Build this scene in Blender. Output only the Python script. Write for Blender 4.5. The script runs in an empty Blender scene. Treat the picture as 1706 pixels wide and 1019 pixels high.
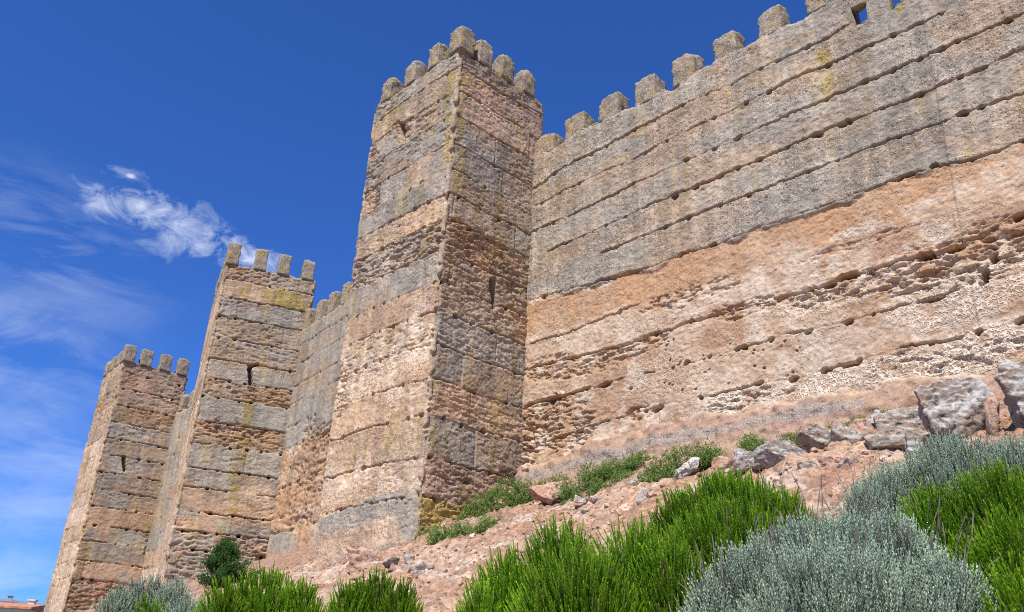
import bpy, bmesh, math, random
import numpy as np
from mathutils import Matrix, Vector
random.seed(5); RNG = np.random.default_rng(11)
scene = bpy.context.scene
COL = scene.collection
R_ = math.radians
PI = math.pi

# ------------------------------------------------------------------ camera
F_PX, PITCH, ROLL, CX, CY, HC = 1480.0, R_(24.55), R_(3.1), 853.0, 509.5, 1.6
_R = np.array([1, 0, 0.]); _U = np.array([0, -math.sin(PITCH), math.cos(PITCH)]); _F = np.array([0, math.cos(PITCH), math.sin(PITCH)])
CR = math.cos(ROLL)*_R + math.sin(ROLL)*_U
CU = -math.sin(ROLL)*_R + math.cos(ROLL)*_U
CF = _F
CAM = np.array([0, 0, HC])
cam_d = bpy.data.cameras.new('camera'); cam = bpy.data.objects.new('camera', cam_d); COL.objects.link(cam)
cam_d.sensor_width = 36; cam_d.lens = F_PX/1706*36; cam_d.clip_start = .1; cam_d.clip_end = 6000
cam.matrix_world = Matrix(((CR[0], CU[0], -CF[0], 0), (CR[1], CU[1], -CF[1], 0), (CR[2], CU[2], -CF[2], HC), (0, 0, 0, 1)))
scene.camera = cam

def ray(x, y): return (x-CX)*CR - (y-CY)*CU + F_PX*CF
def azel(x, y):
    d = ray(x, y); h = math.hypot(d[0], d[1]); return math.degrees(math.atan2(d[0], d[1])), d[2]/h
def pix(P):
    Q = P-CAM; zz = np.maximum(Q@CF, .05); return CX+F_PX*(Q@CR)/zz, CY-F_PX*(Q@CU)/zz
def at(x, y, dist):            # world point seen at photo position x, y at horizontal distance dist
    d = ray(x, y); return CAM + d*dist/math.hypot(d[0], d[1])
def dirv(az): return np.array([math.sin(R_(az)), math.cos(R_(az))])
def inter(a1, p, azd):
    d1 = dirv(a1); d2 = dirv(azd); t, s = np.linalg.solve(np.array([d1, -d2]).T, p); return d1*t

# ------------------------------------------------------------------ noise
_perm = np.random.default_rng(3).permutation(4096).astype(np.int64)
_val = np.random.default_rng(4).random(4096).astype(np.float32)
def _h(ix, iy, iz, seed):
    a = _perm[(ix+seed*131) & 4095]; a = _perm[(a+iy) & 4095]; return _val[_perm[(a+iz) & 4095]]
def noise(P, seed=0):          # value noise 0..1
    P = np.asarray(P); i = np.floor(P).astype(np.int64); f = (P-i).astype(np.float32); f = f*f*f*(f*(f*6-15)+10)
    x, y, z = i[:, 0], i[:, 1], i[:, 2]; u, v, w = f[:, 0], f[:, 1], f[:, 2]
    def lx(yy, zz):
        a = _h(x, yy, zz, seed); return a+(_h(x+1, yy, zz, seed)-a)*u
    a = lx(y, z); a = a+(lx(y+1, z)-a)*v
    b = lx(y, z+1); b = b+(lx(y+1, z+1)-b)*v
    return a+(b-a)*w
def fbm(P, o=3, seed=0, g=.5, l=2.1):
    r = 0; a = 1; t = 0
    for k in range(o):
        r = r+a*noise(P*(l**k)+k*17.3, seed+k); t += a; a *= g
    return r/t
def n2(a, b, seed=0, o=1):
    P = np.stack([np.asarray(a, float), np.asarray(b, float), np.zeros(len(a))+.37], 1); return fbm(P, o, seed) if o > 1 else noise(P, seed)
def ss(x, a, b):
    t = np.clip((x-a)/(b-a), 0, 1); return t*t*(3-2*t)
def hsh(*k):
    a = np.zeros_like(np.asarray(k[0])).astype(np.int64)
    for q in k: a = _perm[(a+np.asarray(q).astype(np.int64)) & 4095]
    return _val[a]
def mixc(c, m, col): return c+(np.asarray(col)[None, :]-c)*m[:, None]

# ------------------------------------------------------------------ mesh / object helpers
def mesh(name, V, faces, mat, smooth=True, attrs=None, uv=None):
    me = bpy.data.meshes.new(name)
    V = np.asarray(V, np.float32); me.vertices.add(len(V)); me.vertices.foreach_set('co', V.ravel())
    idx = []; start = []; tot = 0
    for f in faces:
        f = np.asarray(f, np.int32)
        if f.ndim == 1: f = f[None, :]
        if not len(f): continue
        start.append(np.arange(len(f))*f.shape[1]+tot); tot += f.size; idx.append(f.ravel())
    idx = np.concatenate(idx).astype(np.int32); start = np.concatenate(start).astype(np.int32)
    me.loops.add(len(idx)); me.loops.foreach_set('vertex_index', idx)
    me.polygons.add(len(start)); me.polygons.foreach_set('loop_start', start)
    me.update(calc_edges=True)
    me.polygons.foreach_set('use_smooth', np.full(len(start), smooth, bool))
    for k, a in (attrs or {}).items():
        at_ = me.attributes.new(k, 'FLOAT_COLOR', 'POINT')
        c = np.ones((len(V), 4), np.float32); c[:, :3] = a; at_.data.foreach_set('color', c.ravel())
    me.materials.append(mat); me.update()
    return me
def link(name, me, parent=None, origin=None):
    o = bpy.data.objects.new(name, me); COL.objects.link(o)
    if parent is not None: o.parent = parent
    elif origin is not None:
        o.location = origin
    return o
def thing(name, label, cat, loc, group=None):
    o = bpy.data.objects.new(name, None); COL.objects.link(o); o.location = loc; o.empty_display_size = .2
    o['label'] = label; o['category'] = cat
    if group: o['group'] = group
    return o
def tag(o, label, cat, group=None, kind=None):
    o['label'] = label; o['category'] = cat
    if group: o['group'] = group
    if kind: o['kind'] = kind
    return o

# ------------------------------------------------------------------ materials
class NT:
    def __init__(s, name):
        s.m = bpy.data.materials.new(name); s.m.use_nodes = True; s.t = s.m.node_tree; s.t.nodes.clear()
    def n(s, ty, ins=None, **kw):
        nd = s.t.nodes.new(ty)
        for k, v in kw.items(): setattr(nd, k, v)
        for k, v in (ins or {}).items():
            if hasattr(v, 'is_output') or isinstance(v, bpy.types.NodeSocket): s.t.links.new(v, nd.inputs[k])
            else: nd.inputs[k].default_value = v
        return nd
    def math(s, op, a, b=0.0, clamp=False):
        nd = s.n('ShaderNodeMath', {0: a, 1: b}, operation=op); nd.use_clamp = clamp; return nd.outputs[0]
    def mix(s, fac, a, b, blend='MIX'):
        nd = s.t.nodes.new('ShaderNodeMix'); nd.data_type = 'RGBA'; nd.blend_type = blend
        for i, v in ((0, fac), (6, a), (7, b)):
            if isinstance(v, bpy.types.NodeSocket): s.t.links.new(v, nd.inputs[i])
            else: nd.inputs[i].default_value = v
        return nd.outputs[2]
    def ramp(s, fac, stops, interp='LINEAR'):
        nd = s.t.nodes.new('ShaderNodeValToRGB'); s.t.links.new(fac, nd.inputs[0]); cr = nd.color_ramp; cr.interpolation = interp
        while len(cr.elements) < len(stops): cr.elements.new(.5)
        for e, (p, c) in zip(cr.elements, stops):
            e.position = p; e.color = (c, c, c, 1) if not isinstance(c, (tuple, list)) else (*c, 1)
        return nd.outputs[0]
    def out(s, shader):
        o = s.t.nodes.new('ShaderNodeOutputMaterial'); s.t.links.new(shader, o.inputs[0]); return s.m
def G(v): return (v, v, v, 1)

def masonry(name, pebble=1.0, scale=1.0):
    t = NT(name)
    tone = t.n('ShaderNodeAttribute', attribute_name='tone').outputs['Color']
    mk = t.n('ShaderNodeSeparateColor', {0: t.n('ShaderNodeAttribute', attribute_name='mask').outputs['Color']})
    geo = t.n('ShaderNodeTexCoord').outputs['Object']
    mp = t.n('ShaderNodeMapping', {0: geo, 'Scale': (scale, scale, scale)}).outputs[0]
    nz = t.n('ShaderNodeTexNoise', {'Vector': mp, 'Scale': 7.0, 'Detail': 5.0, 'Roughness': .65}).outputs[0]
    nf = t.n('ShaderNodeTexNoise', {'Vector': mp, 'Scale': 34.0, 'Detail': 4.0, 'Roughness': .7}).outputs[0]
    vo = t.n('ShaderNodeTexVoronoi', {'Vector': mp, 'Scale': 24.0, 'Randomness': 1.0})
    vs = t.n('ShaderNodeSeparateColor', {0: vo.outputs['Color']})
    # broad mottling, then grit and single pebbles of their own colour
    c = t.mix(1.0, tone, t.ramp(nz, [(.25, .80), (.5, 1.0), (.75, 1.20)]), 'MULTIPLY')
    c = t.mix(t.math('ADD', t.math('MULTIPLY', mk.outputs[1], .75), .25), c, t.mix(1.0, c, t.ramp(nf, [(.32, .45), (.5, .97), (.68, 1.6)]), 'MULTIPLY'))
    peb = t.math('MULTIPLY', t.ramp(vo.outputs['Distance'], [(.28, 1.0), (.42, 0.0)]), t.ramp(vs.outputs[0], [(.45, 0.0), (.55, 1.0)]))
    pcol = t.ramp(vs.outputs[1], [(0, (.10, .075, .055)), (.35, (.30, .22, .16)), (.7, (.42, .36, .30)), (1, (.70, .64, .56))])
    c = t.mix(t.math('MULTIPLY', t.math('MULTIPLY', peb, mk.outputs[1]), .9*pebble), c, pcol)
    v2 = t.n('ShaderNodeTexVoronoi', {'Vector': mp, 'Scale': 11.0, 'Randomness': 1.0}); v2s = t.n('ShaderNodeSeparateColor', {0: v2.outputs['Color']})
    pb2 = t.math('MULTIPLY', t.ramp(v2.outputs['Distance'], [(.24, 1.0), (.34, 0.0)]), t.ramp(v2s.outputs[0], [(.72, 0.0), (.78, 1.0)]))
    c = t.mix(t.math('MULTIPLY', t.math('MULTIPLY', pb2, mk.outputs[1]), .8), c, t.ramp(v2s.outputs[1], [(0, (.13, .10, .08)), (.5, (.33, .25, .19)), (1, (.60, .54, .46))]))
    # net of lime veins
    ve = t.n('ShaderNodeTexVoronoi', {'Vector': t.n('ShaderNodeVectorMath', {0: mp, 1: t.n('ShaderNodeVectorMath', {0: t.n('ShaderNodeTexNoise', {'Vector': mp, 'Scale': 5.0, 'Detail': 3.0}).outputs[1], 1: (.32, .32, .32)}, operation='MULTIPLY').outputs[0]}, operation='ADD').outputs[0], 'Scale': 10.5}, feature='DISTANCE_TO_EDGE').outputs[0]
    vein = t.math('MULTIPLY', t.ramp(ve, [(.06, 1.0), (.19, 0.0)]), t.ramp(t.n('ShaderNodeTexNoise', {'Vector': mp, 'Scale': 3.0, 'Detail': 3.0}).outputs[0], [(.32, 0.0), (.50, 1.0)]))
    c = t.mix(t.math('MULTIPLY', vein, mk.outputs[0]), c, (.74, .64, .51, 1))
    h = t.math('ADD', t.math('MULTIPLY', nf, t.math('ADD', t.math('MULTIPLY', mk.outputs[1], .6), .15)), t.math('MULTIPLY', t.math('MULTIPLY', peb, mk.outputs[1]), .55))
    h = t.math('ADD', h, t.math('MULTIPLY', t.math('MULTIPLY', pb2, mk.outputs[1]), .9))
    h = t.math('ADD', h, t.math('MULTIPLY', nz, t.math('ADD', t.math('MULTIPLY', mk.outputs[1], .6), .5)))
    h = t.math('ADD', h, t.math('MULTIPLY', t.math('MULTIPLY', vein, mk.outputs[0]), .9))
    bp = t.n('ShaderNodeBump', {'Height': h, 'Strength': .85, 'Distance': .034})
    b = t.n('ShaderNodeBsdfPrincipled', {'Base Color': c, 'Roughness': .93, 'Normal': bp.outputs[0], 'Specular IOR Level': .15})
    return t.out(b.outputs[0])
M_WALL = masonry('rammed_earth')
M_MERLON = masonry('pebbly_rammed_earth', 1.25, 1.0)

def m_ground():
    t = NT('earth_and_scree')
    tone = t.n('ShaderNodeAttribute', attribute_name='tone').outputs['Color']
    geo = t.n('ShaderNodeTexCoord').outputs['Object']
    nz = t.n('ShaderNodeTexNoise', {'Vector': geo, 'Scale': 3.0, 'Detail': 6.0, 'Roughness': .7}).outputs[0]
    nf = t.n('ShaderNodeTexNoise', {'Vector': geo, 'Scale': 28.0, 'Detail': 4.0, 'Roughness': .7}).outputs[0]
    vo = t.n('ShaderNodeTexVoronoi', {'Vector': geo, 'Scale': 13.0})
    vs = t.n('ShaderNodeSeparateColor', {0: vo.outputs['Color']})
    c = t.mix(1.0, tone, t.ramp(nz, [(.3, .75), (.5, 1.0), (.7, 1.22)]), 'MULTIPLY')
    c = t.mix(1.0, c, t.ramp(nf, [(.3, .72), (.5, 1.0), (.7, 1.25)]), 'MULTIPLY')
    c = t.mix(1.0, c, t.ramp(vs.outputs[1], [(0, .72), (1, 1.25)]), 'MULTIPLY')
    peb = t.ramp(vo.outputs['Distance'], [(.1, 1.0), (.55, 0.0)])
    h = t.math('ADD', t.math('ADD', t.math('MULTIPLY', nf, .6), nz), t.math('MULTIPLY', peb, t.math('MULTIPLY', vs.outputs[0], 1.3)))
    bp = t.n('ShaderNodeBump', {'Height': h, 'Strength': 1.0, 'Distance': .04})
    b = t.n('ShaderNodeBsdfPrincipled', {'Base Color': c, 'Roughness': .95, 'Normal': bp.outputs[0], 'Specular IOR Level': .1})
    return t.out(b.outputs[0])
M_GROUND = m_ground()

def m_rock(name, c1, c2, c3, sc=6.0, lichen=.5):
    t = NT(name)
    geo = t.n('ShaderNodeTexCoord').outputs['Object']
    nz = t.n('ShaderNodeTexNoise', {'Vector': geo, 'Scale': sc*.6, 'Detail': 7.0, 'Roughness': .68, 'Distortion': .6}).outputs[0]
    nf = t.n('ShaderNodeTexNoise', {'Vector': geo, 'Scale': sc*5, 'Detail': 4.0, 'Roughness': .7}).outputs[0]
    no = t.n('ShaderNodeSeparateXYZ', {0: t.n('ShaderNodeNewGeometry').outputs['Normal']})
    c = t.mix(t.ramp(nz, [(.38, 0.0), (.60, 1.0)]), (*c1, 1), (*c2, 1))
    up = t.math('ADD', no.outputs[2], t.math('MULTIPLY', t.math('SUBTRACT', nz, .5), 1.6))   # grey lichen crust grows on upward faces
    c = t.mix(t.math('MULTIPLY', t.ramp(up, [(.15, 0.0), (.5, 1.0)]), lichen), c, (*c3, 1))
    c = t.mix(1.0, c, t.ramp(nf, [(.3, .6), (.5, 1.0), (.7, 1.35)]), 'MULTIPLY')
    c = t.mix(t.ramp(t.n('ShaderNodeTexNoise', {'Vector': geo, 'Scale': sc*1.7, 'Detail': 5.0, 'Roughness': .8}).outputs[0], [(.54, 0.0), (.62, .85)]), c, (.045, .042, .040, 1))
    h = t.math('ADD', nz, t.math('MULTIPLY', nf, .35))
    bp = t.n('ShaderNodeBump', {'Height': h, 'Strength': 1.0, 'Distance': .05})
    b = t.n('ShaderNodeBsdfPrincipled', {'Base Color': c, 'Roughness': .9, 'Normal': bp.outputs[0], 'Specular IOR Level': .2})
    return t.out(b.outputs[0])
M_BOULDER = m_rock('grey_boulder', (.25, .18, .135), (.33, .30, .265), (.43, .42, .395), 4.0, .85)
M_SLAB = m_rock('weathered_slab', (.34, .23, .17), (.30, .27, .23), (.42, .40, .35), 6.0, .8)
M_PINK = m_rock('pink_sandstone', (.50, .27, .18), (.46, .32, .24), (.50, .36, .28), 5.0, .35)
M_PALE = m_rock('pale_limestone', (.46, .40, .35), (.55, .50, .45), (.60, .57, .52), 7.0, .5)

def m_leaf(name, trans=.3, rough=.55):
    t = NT(name)
    tone = t.n('ShaderNodeAttribute', attribute_name='tone').outputs['Color']
    b = t.n('ShaderNodeBsdfPrincipled', {'Base Color': tone, 'Roughness': rough, 'Specular IOR Level': .25})
    tr = t.n('ShaderNodeBsdfTranslucent', {'Color': tone})
    mx = t.n('ShaderNodeMixShader', {0: trans, 1: b.outputs[0], 2: tr.outputs[0]})
    return t.out(mx.outputs[0])
M_LEAF = m_leaf('leaf'); M_GREYLEAF = m_leaf('felted_leaf', .2, .8)
def m_plain(name, col, rough=.8, var=.25, sc=10.):
    t = NT(name); geo = t.n('ShaderNodeTexCoord').outputs['Object']
    nz = t.n('ShaderNodeTexNoise', {'Vector': geo, 'Scale': sc, 'Detail': 4.0}).outputs[0]
    c = t.mix(1.0, (*col, 1), t.ramp(nz, [(.3, 1-var), (.7, 1+var)]), 'MULTIPLY')
    bp = t.n('ShaderNodeBump', {'Height': nz, 'Strength': .4, 'Distance': .02})
    return t.out(t.n('ShaderNodeBsdfPrincipled', {'Base Color': c, 'Roughness': rough, 'Normal': bp.outputs[0]}).outputs[0])
M_BARK = m_plain('bark', (.11, .075, .05)); M_STALK = m_plain('dry_stalk', (.15, .125, .11), .9)
M_RENDER = m_plain('pale_render', (.62, .58, .52), .9, .1, 2.); M_GREYWALL = m_plain('grey_render', (.33, .33, .34), .9, .1, 2.)
M_TILE = m_plain('terracotta_tiles', (.46, .20, .11), .9, .35, 3.); M_DARKROOF = m_plain('grey_roof', (.20, .20, .23), .8, .2, 3.)
M_GLASS = m_plain('dark_window', (.02, .022, .025), .25, .1)

# ------------------------------------------------------------------ ground
def gz(x, y, rough=True):
    x = np.asarray(x, float); y = np.asarray(y, float)
    u = .724*x+.69*y; v = .69*x-.724*y
    z = np.interp(u, [-400, -60, -20, -5, 0, 4, 9, 12.2, 13.7, 15.3, 17.5, 26, 200, 3000], [-16, -13, -7, -3.0, -1.6, -.25, 1.85, 3.28, 4.05, 5.15, 5.6, 5.9, 3, 2])
    fall = np.clip(.075*np.maximum(0, -15-v), 0, 7)
    z = z-fall+np.clip(.03*(v+10), 0, .3)*ss(u, 9, 14)
    return z+HC
def gzr(x, y):
    x = np.asarray(x, float).ravel(); y = np.asarray(y, float).ravel(); z = gz(x, y)
    near = np.exp(-(np.hypot(x-1, y-13)/22)**4)
    P = np.stack([x, y, z], 1)
    a = (fbm(P*.8, 3, 41)-.5)*.42 + (fbm(P*2.6, 3, 44)-.5)*.24
    b = np.abs(fbm(P*7, 3, 47)-.5)*.14
    c = (noise(P*13, 50)-.5)*.05
    u = .724*x+.69*y
    wall = 1-.75*ss(u, 13.6, 15.0)
    return z+(a*1.25+b*1.7+c)*near*wall
def axis(lo, hi, step, far, g=1.13):
    a = list(np.arange(lo, hi, step)); s = step; x = hi
    while x < far: a.append(x); s *= g; x += s
    a.append(far); s = step; x = lo; b = []
    while x > -far: s *= g; x -= s; b.append(x)
    return np.array(b[::-1]+a)
gx = axis(-8, 12, .065, 2500.); gy = axis(4, 22, .065, 2500.)
X, Y = np.meshgrid(gx, gy, indexing='ij'); Zg = gzr(X, Y)
Vg = np.stack([X.ravel(), Y.ravel(), Zg], 1)
nx, ny = X.shape; ii = np.arange(nx*ny).reshape(nx, ny)
Fg = np.stack([ii[:-1, :-1], ii[1:, :-1], ii[1:, 1:], ii[:-1, 1:]], -1).reshape(-1, 4)
cg = np.tile(np.array([.37, .228, .148]), (len(Vg), 1))
m = ss(fbm(Vg*.9, 3, 61), .45, .65); cg = mixc(cg, m*.75, (.47, .32, .225))
m = ss(fbm(Vg*1.7, 3, 64), .52, .68); cg = mixc(cg, m*.75, (.27, .155, .10))
m = ss(fbm(Vg*2.3, 2, 67), .60, .72); cg = mixc(cg, m*.5, (.60, .50, .41))
uu = .724*Vg[:, 0]+.69*Vg[:, 1]
m = ss(uu, 13.2, 14.4); cg = mixc(cg, m*.85, (.33, .21, .15))
far = ss(np.hypot(Vg[:, 0], Vg[:, 1]), 45, 90); cg = mixc(cg, far, (.20, .19, .10))
g_me = mesh('ground', Vg, [Fg], M_GROUND, True, {'tone': cg})
g_ob = link('ground', g_me); g_ob['kind'] = 'structure'

# ------------------------------------------------------------------ plan of the castle
DC = 19.674
C1 = DC*dirv(-5.33); BL1 = inter(-11.55, C1, -42.8); I1 = inter(1.1, C1, 46.8)
C2 = 35.66*dirv(-19.86); I2 = inter(-14.2, C2, 69.5)
C3 = 47.62*dirv(-24.63); I3 = inter(-21.0, C3, 55.)
WDIR = dirv(136.4)
T1P = [(763.3, 107.8), (758, 145.3), (753.4, 187.5), (751.4, 233.4), (747.4, 276.9), (744.4, 317.8), (742.4, 358.6), (735, 413), (729.4, 464), (726.4, 513.8), (723.4, 568.6), (720.4, 626.4), (713, 687), (706, 757), (697, 823)]
T2P = [(378.9, 462.6), (367, 492), (366, 525), (359.3, 559.8), (346.7, 594.7), (340.8, 627), (331, 657), (322, 697.8), (315.3, 736), (307.5, 776.3), (300.4, 808), (293, 848.5), (285, 880), (279, 911)]
T3P = [(204.8, 618.9), (198, 645), (189, 671.9), (182, 700), (175.3, 726.8), (168.3, 754), (158, 783), (151, 812), (145, 840), (138, 871), (133.9, 897.9), (124, 931), (116.8, 961.2)]
def levels(P, D): return [azel(*p)[1]*D+HC for p in P]
J1 = levels(T1P, DC); J2 = levels(T2P, 35.66); J3 = levels(T3P, 47.62)

GREY = np.array([.310, .272, .220]); PINKG = np.array([.345, .258, .178]); TAN = np.array([.46, .315, .20]); ORG = np.array([.47, .28, .155])
RED = np.array([.37, .228, .132]); CREAM = np.array([.58, .43, .295]); LIME = np.array([.62, .52, .405]); OCH = np.array([.37, .27, .075]); DARK = np.array([.15, .135, .115]); BLUEG = np.array([.325, .297, .245]); PINKE = np.array([.43, .295, .20])
PAL = dict(g=GREY, p=PINKG, t=TAN, o=ORG, r=RED, c=CREAM, l=LIME, y=OCH, b=BLUEG, e=PINKE)

def blobs(px, py, L, warp=0.0, P=None, seed=90):
    m = np.zeros(len(px))
    if warp and P is not None:
        px = px+(fbm(P*1.6, 3, seed)-.5)*warp*2; py = py+(fbm(P*1.6, 3, seed+7)-.5)*warp*2
    for x, y, rx, ry, ang, st in L:
        c, s = math.cos(R_(ang)), math.sin(R_(ang)); dx = px-x; dy = py-y
        q = ((dx*c+dy*s)/rx)**2+((-dx*s+dy*c)/ry)**2
        m = np.maximum(m, st*(1-ss(q, .45, 1.35)))
    return m

def rammed(P, s, z, px, py, lv, spec, seed, corner=None):
    """relief (metres, outward) and earth colour of one rammed-earth face: lifts, putlog holes, box joints, worn bands"""
    N = len(P)
    ci = np.zeros(N, int)
    wob = (n2(s*.8, np.zeros(N)+seed, 5, 2)-.5)*.07+(n2(s*3.1, np.zeros(N)+seed, 8)-.5)*.035
    zz = z-wob
    for l in lv: ci += (zz < l)
    ncr = len(spec['c']); k = np.minimum(ci, ncr-1)
    # boxes of the formwork
    off = hsh(ci, np.full(N, seed))*2.3; sx = (s+off)/2.25; bi = np.floor(sx); fb = np.abs(sx-np.round(sx))*2.25
    h1 = hsh(ci, bi, np.full(N, seed+3)); h2 = hsh(ci, bi, np.full(N, seed+9))
    base = np.array([PAL[c[0]] for c in spec['c']])[k]; alt = np.array([PAL[c[1]] for c in spec['c']])[k]
    er = np.array([c[2] for c in spec['c']], float)[k]
    nb = fbm(np.stack([s*.75, z*1.5, np.full(N, seed*1.7)], 1), 4, seed)
    col = base+(alt-base)*ss(nb+(h1-.5)*.28, .42, .60)[:, None]
    col = col*(.90+.22*h2)[:, None]
    # wear
    e = er+(fbm(np.stack([s*.6, z*1.1, np.full(N, seed*2.3)], 1), 3, seed+20)-.5)*1.1*spec.get('ev', 1.)
    if 'eb' in spec: e = np.maximum(e, blobs(px, py, spec['eb'], 10, P))
    if 'sb' in spec: e = e*(1-blobs(px, py, spec['sb'], 6, P))
    e = np.clip(e, 0, 1)
    strat = fbm(np.stack([s*3.4, z*15+(n2(s*1.6, z*.5, seed+2)-.5)*3.4, np.full(N, 1.3*seed)], 1), 4, seed+30, .6)
    lump = fbm(P*np.array([5.5, 5.5, 11.]), 4, seed+34, .62)
    d = (fbm(P*.9, 2, seed+40)-.5)*.07+(h1-.5)*.035*(1-e)+(fbm(P*6.5, 3, seed+44)-.5)*.035+(fbm(P*16, 2, seed+48)-.5)*.030
    d -= spec.get('ed', .78)*e*(.015+.13*ss(strat, .44, .62)*(.4+.6*ss(lump, .40, .58))+.09*ss(lump, .50, .66))
    col = mixc(col, np.clip(e*1.05-.25, 0, 1)*.6, RED)
    col = mixc(col, e*ss(strat, .35, .25)*.35, (.50, .38, .28))
    # joints between the lifts
    for q, l in enumerate(lv):
        dz = zz-l+(noise(np.stack([s*6, z*0+q, z*0], 1), seed+61)-.5)*.03+(noise(np.stack([s*15, z*0+q, z*0], 1), seed+62)-.5)*.035
        a = ss(n2(s*.55, np.full(N, q*3.3+seed), 71, 2)+(n2(s*3.5, np.full(N, q*2.1), 72)-.5)*.45, spec.get('j0', .34), .58)
        w = .008+.015*n2(s*4.1, np.full(N, q*1.9), 73)
        open_ = spec.get('jd', .11)*a*(.45+.8*n2(s*1.7, np.full(N, q*7.1), 75))
        d -= open_*np.exp(-(dz/w)**2)
        col = mixc(col, a*np.exp(-(dz/(w*1.6))**2)*.45, RED)
        lip = np.exp(-((dz+.06)/.04)**2); d += .008*a*lip
        # putlog holes
        sp = spec.get('ps', .62); ks = np.round((s+q*.27)/sp)
        jit = (hsh(ks, np.full(N, q+seed))-.5)*.28; sc_ = ks*sp-q*.27+jit
        ok = hsh(ks, np.full(N, q*5+seed+1)) < spec.get('pp', .55)*1.35
        hw = .035+.045*hsh(ks, np.full(N, q*3+seed+2))
        hole = (1-ss(np.hypot(s-sc_, (zz-l+.012)*1.2)/hw+(noise(P*12, 77)-.5)*.8, .6, 1.1))*ok
        d -= hole*.5
        col = mixc(col, hole*.5, RED)
    # upright box joints
    vj = np.exp(-(fb/.016)**2)*ss(hsh(ci, bi, np.full(N, seed+15)), .55, .75); d -= vj*.03*(1-.5*e)
    # explicit openings x, y, half width, half height in photo pixels
    for x, y, hw, hh in spec.get('holes', ()):
        wpx = (fbm(P*7, 2, 79)-.5)*3
        if hh > hw*2: hole = (1-ss(np.abs(px-x-(py-y)*.08)+wpx*.5, hw*.8, hw*1.2))*(1-ss(np.abs(py-y)+wpx, hh*.85, hh*1.15))
        else: hole = 1-ss(np.sqrt(((px-x+(py-y)*.15)/hw)**2+((py-y+(px-x)*.22)/hh)**2)+(fbm(P*11, 2, 81)-.5)*.9, .62, 1.0)
        d -= hole*.6
        col = mixc(col, hole*.5, RED)
    # worn arrises
    if corner is not None:
        cm = np.exp(-(corner/.13)**2); d -= cm*(.01+.12*ss(fbm(P*np.array([3., 3., 3.2]), 3, seed+80), .46, .70)); col = mixc(col, cm*.5, PINKG)
    # growths and stains
    lic = ss(fbm(np.stack([s*3.3, z*.7, np.full(N, seed*.7)], 1), 4, seed+85), spec.get('y0', .60), .74)*spec.get('ya', .6)
    if 'yb' in spec: lic = np.maximum(lic, blobs(px, py, spec['yb'], 6, P)*ss(fbm(P*4, 2, 86), .3, .5))
    col = mixc(col, lic*(1-.6*e)*.8, OCH)
    dk = ss(fbm(P*3.4, 4, seed+88), .56, .72)*spec.get('dk', .5); col = mixc(col, dk*.55, DARK)
    li = ss(fbm(P*2.2, 4, seed+91), .56, .72)*spec.get('li', .3)
    if 'lb' in spec: li = np.maximum(li, blobs(px, py, spec['lb'], 8, P)*ss(fbm(P*3.1, 3, 93), .38, .62))
    col = mixc(col, li*.8, LIME)
    for key, L in spec.get('cb', ()): col = mixc(col, blobs(px, py, L, 7, P)*.85, PAL[key])
    st = fbm(np.stack([s*5.2, z*.4, np.full(N, seed*.31)], 1), 4, seed+97); col = col*(.88+.26*ss(st, .34, .64))[:, None]     # runoff streaks
    mask = np.zeros((N, 3)); mask[:, 1] = spec.get('peb', .7)*(.35+.85*ss(fbm(P*np.array([1., 1., 1.8]), 3, seed+99), .36, .62))
    if 'nb' in spec: mask[:, 0] = blobs(px, py, spec['nb'], 12, P)
    return d, col, mask, e

def path(pts, steps, rad=.07, closed=False):
    """samples along a polyline with rounded corners: xy, outward normal, segment, distance along the segment, distance to nearest corner"""
    pts = [np.asarray(p, float) for p in pts]; n = len(pts); segs = n if closed else n-1
    out = []
    for i in range(segs):
        a, b = pts[i], pts[(i+1) % n]; L = np.linalg.norm(b-a); d = (b-a)/L; nrm = np.array([d[1], -d[0]])
        r0 = rad if (closed or i > 0) else 0; r1 = rad if (closed or i < segs-1) else 0
        k = max(2, int(round((L-r0-r1)/steps[i]))+1)
        for q in np.linspace(r0, L-r1, k):
            out.append((*(a+d*q), *nrm, i, q, min(q if (closed or i > 0) else 9, (L-q) if (closed or i < segs-1) else 9), L))
        if closed or i < segs-1:
            c = pts[(i+2) % n]; d2 = (c-b)/np.linalg.norm(c-b); n2_ = np.array([d2[1], -d2[0]])
            cen = b-d*rad-nrm*rad
            for f in (.17, .34, .5, .66, .83):
                nn = nrm*(1-f)+n2_*f; nn /= np.linalg.norm(nn)
                pp = cen+nn*rad
                out.append((*pp, *nn, i if f <= .5 else (i+1) % n, L-.01 if f <= .5 else .01, 0., L))
    return np.array(out)

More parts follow.
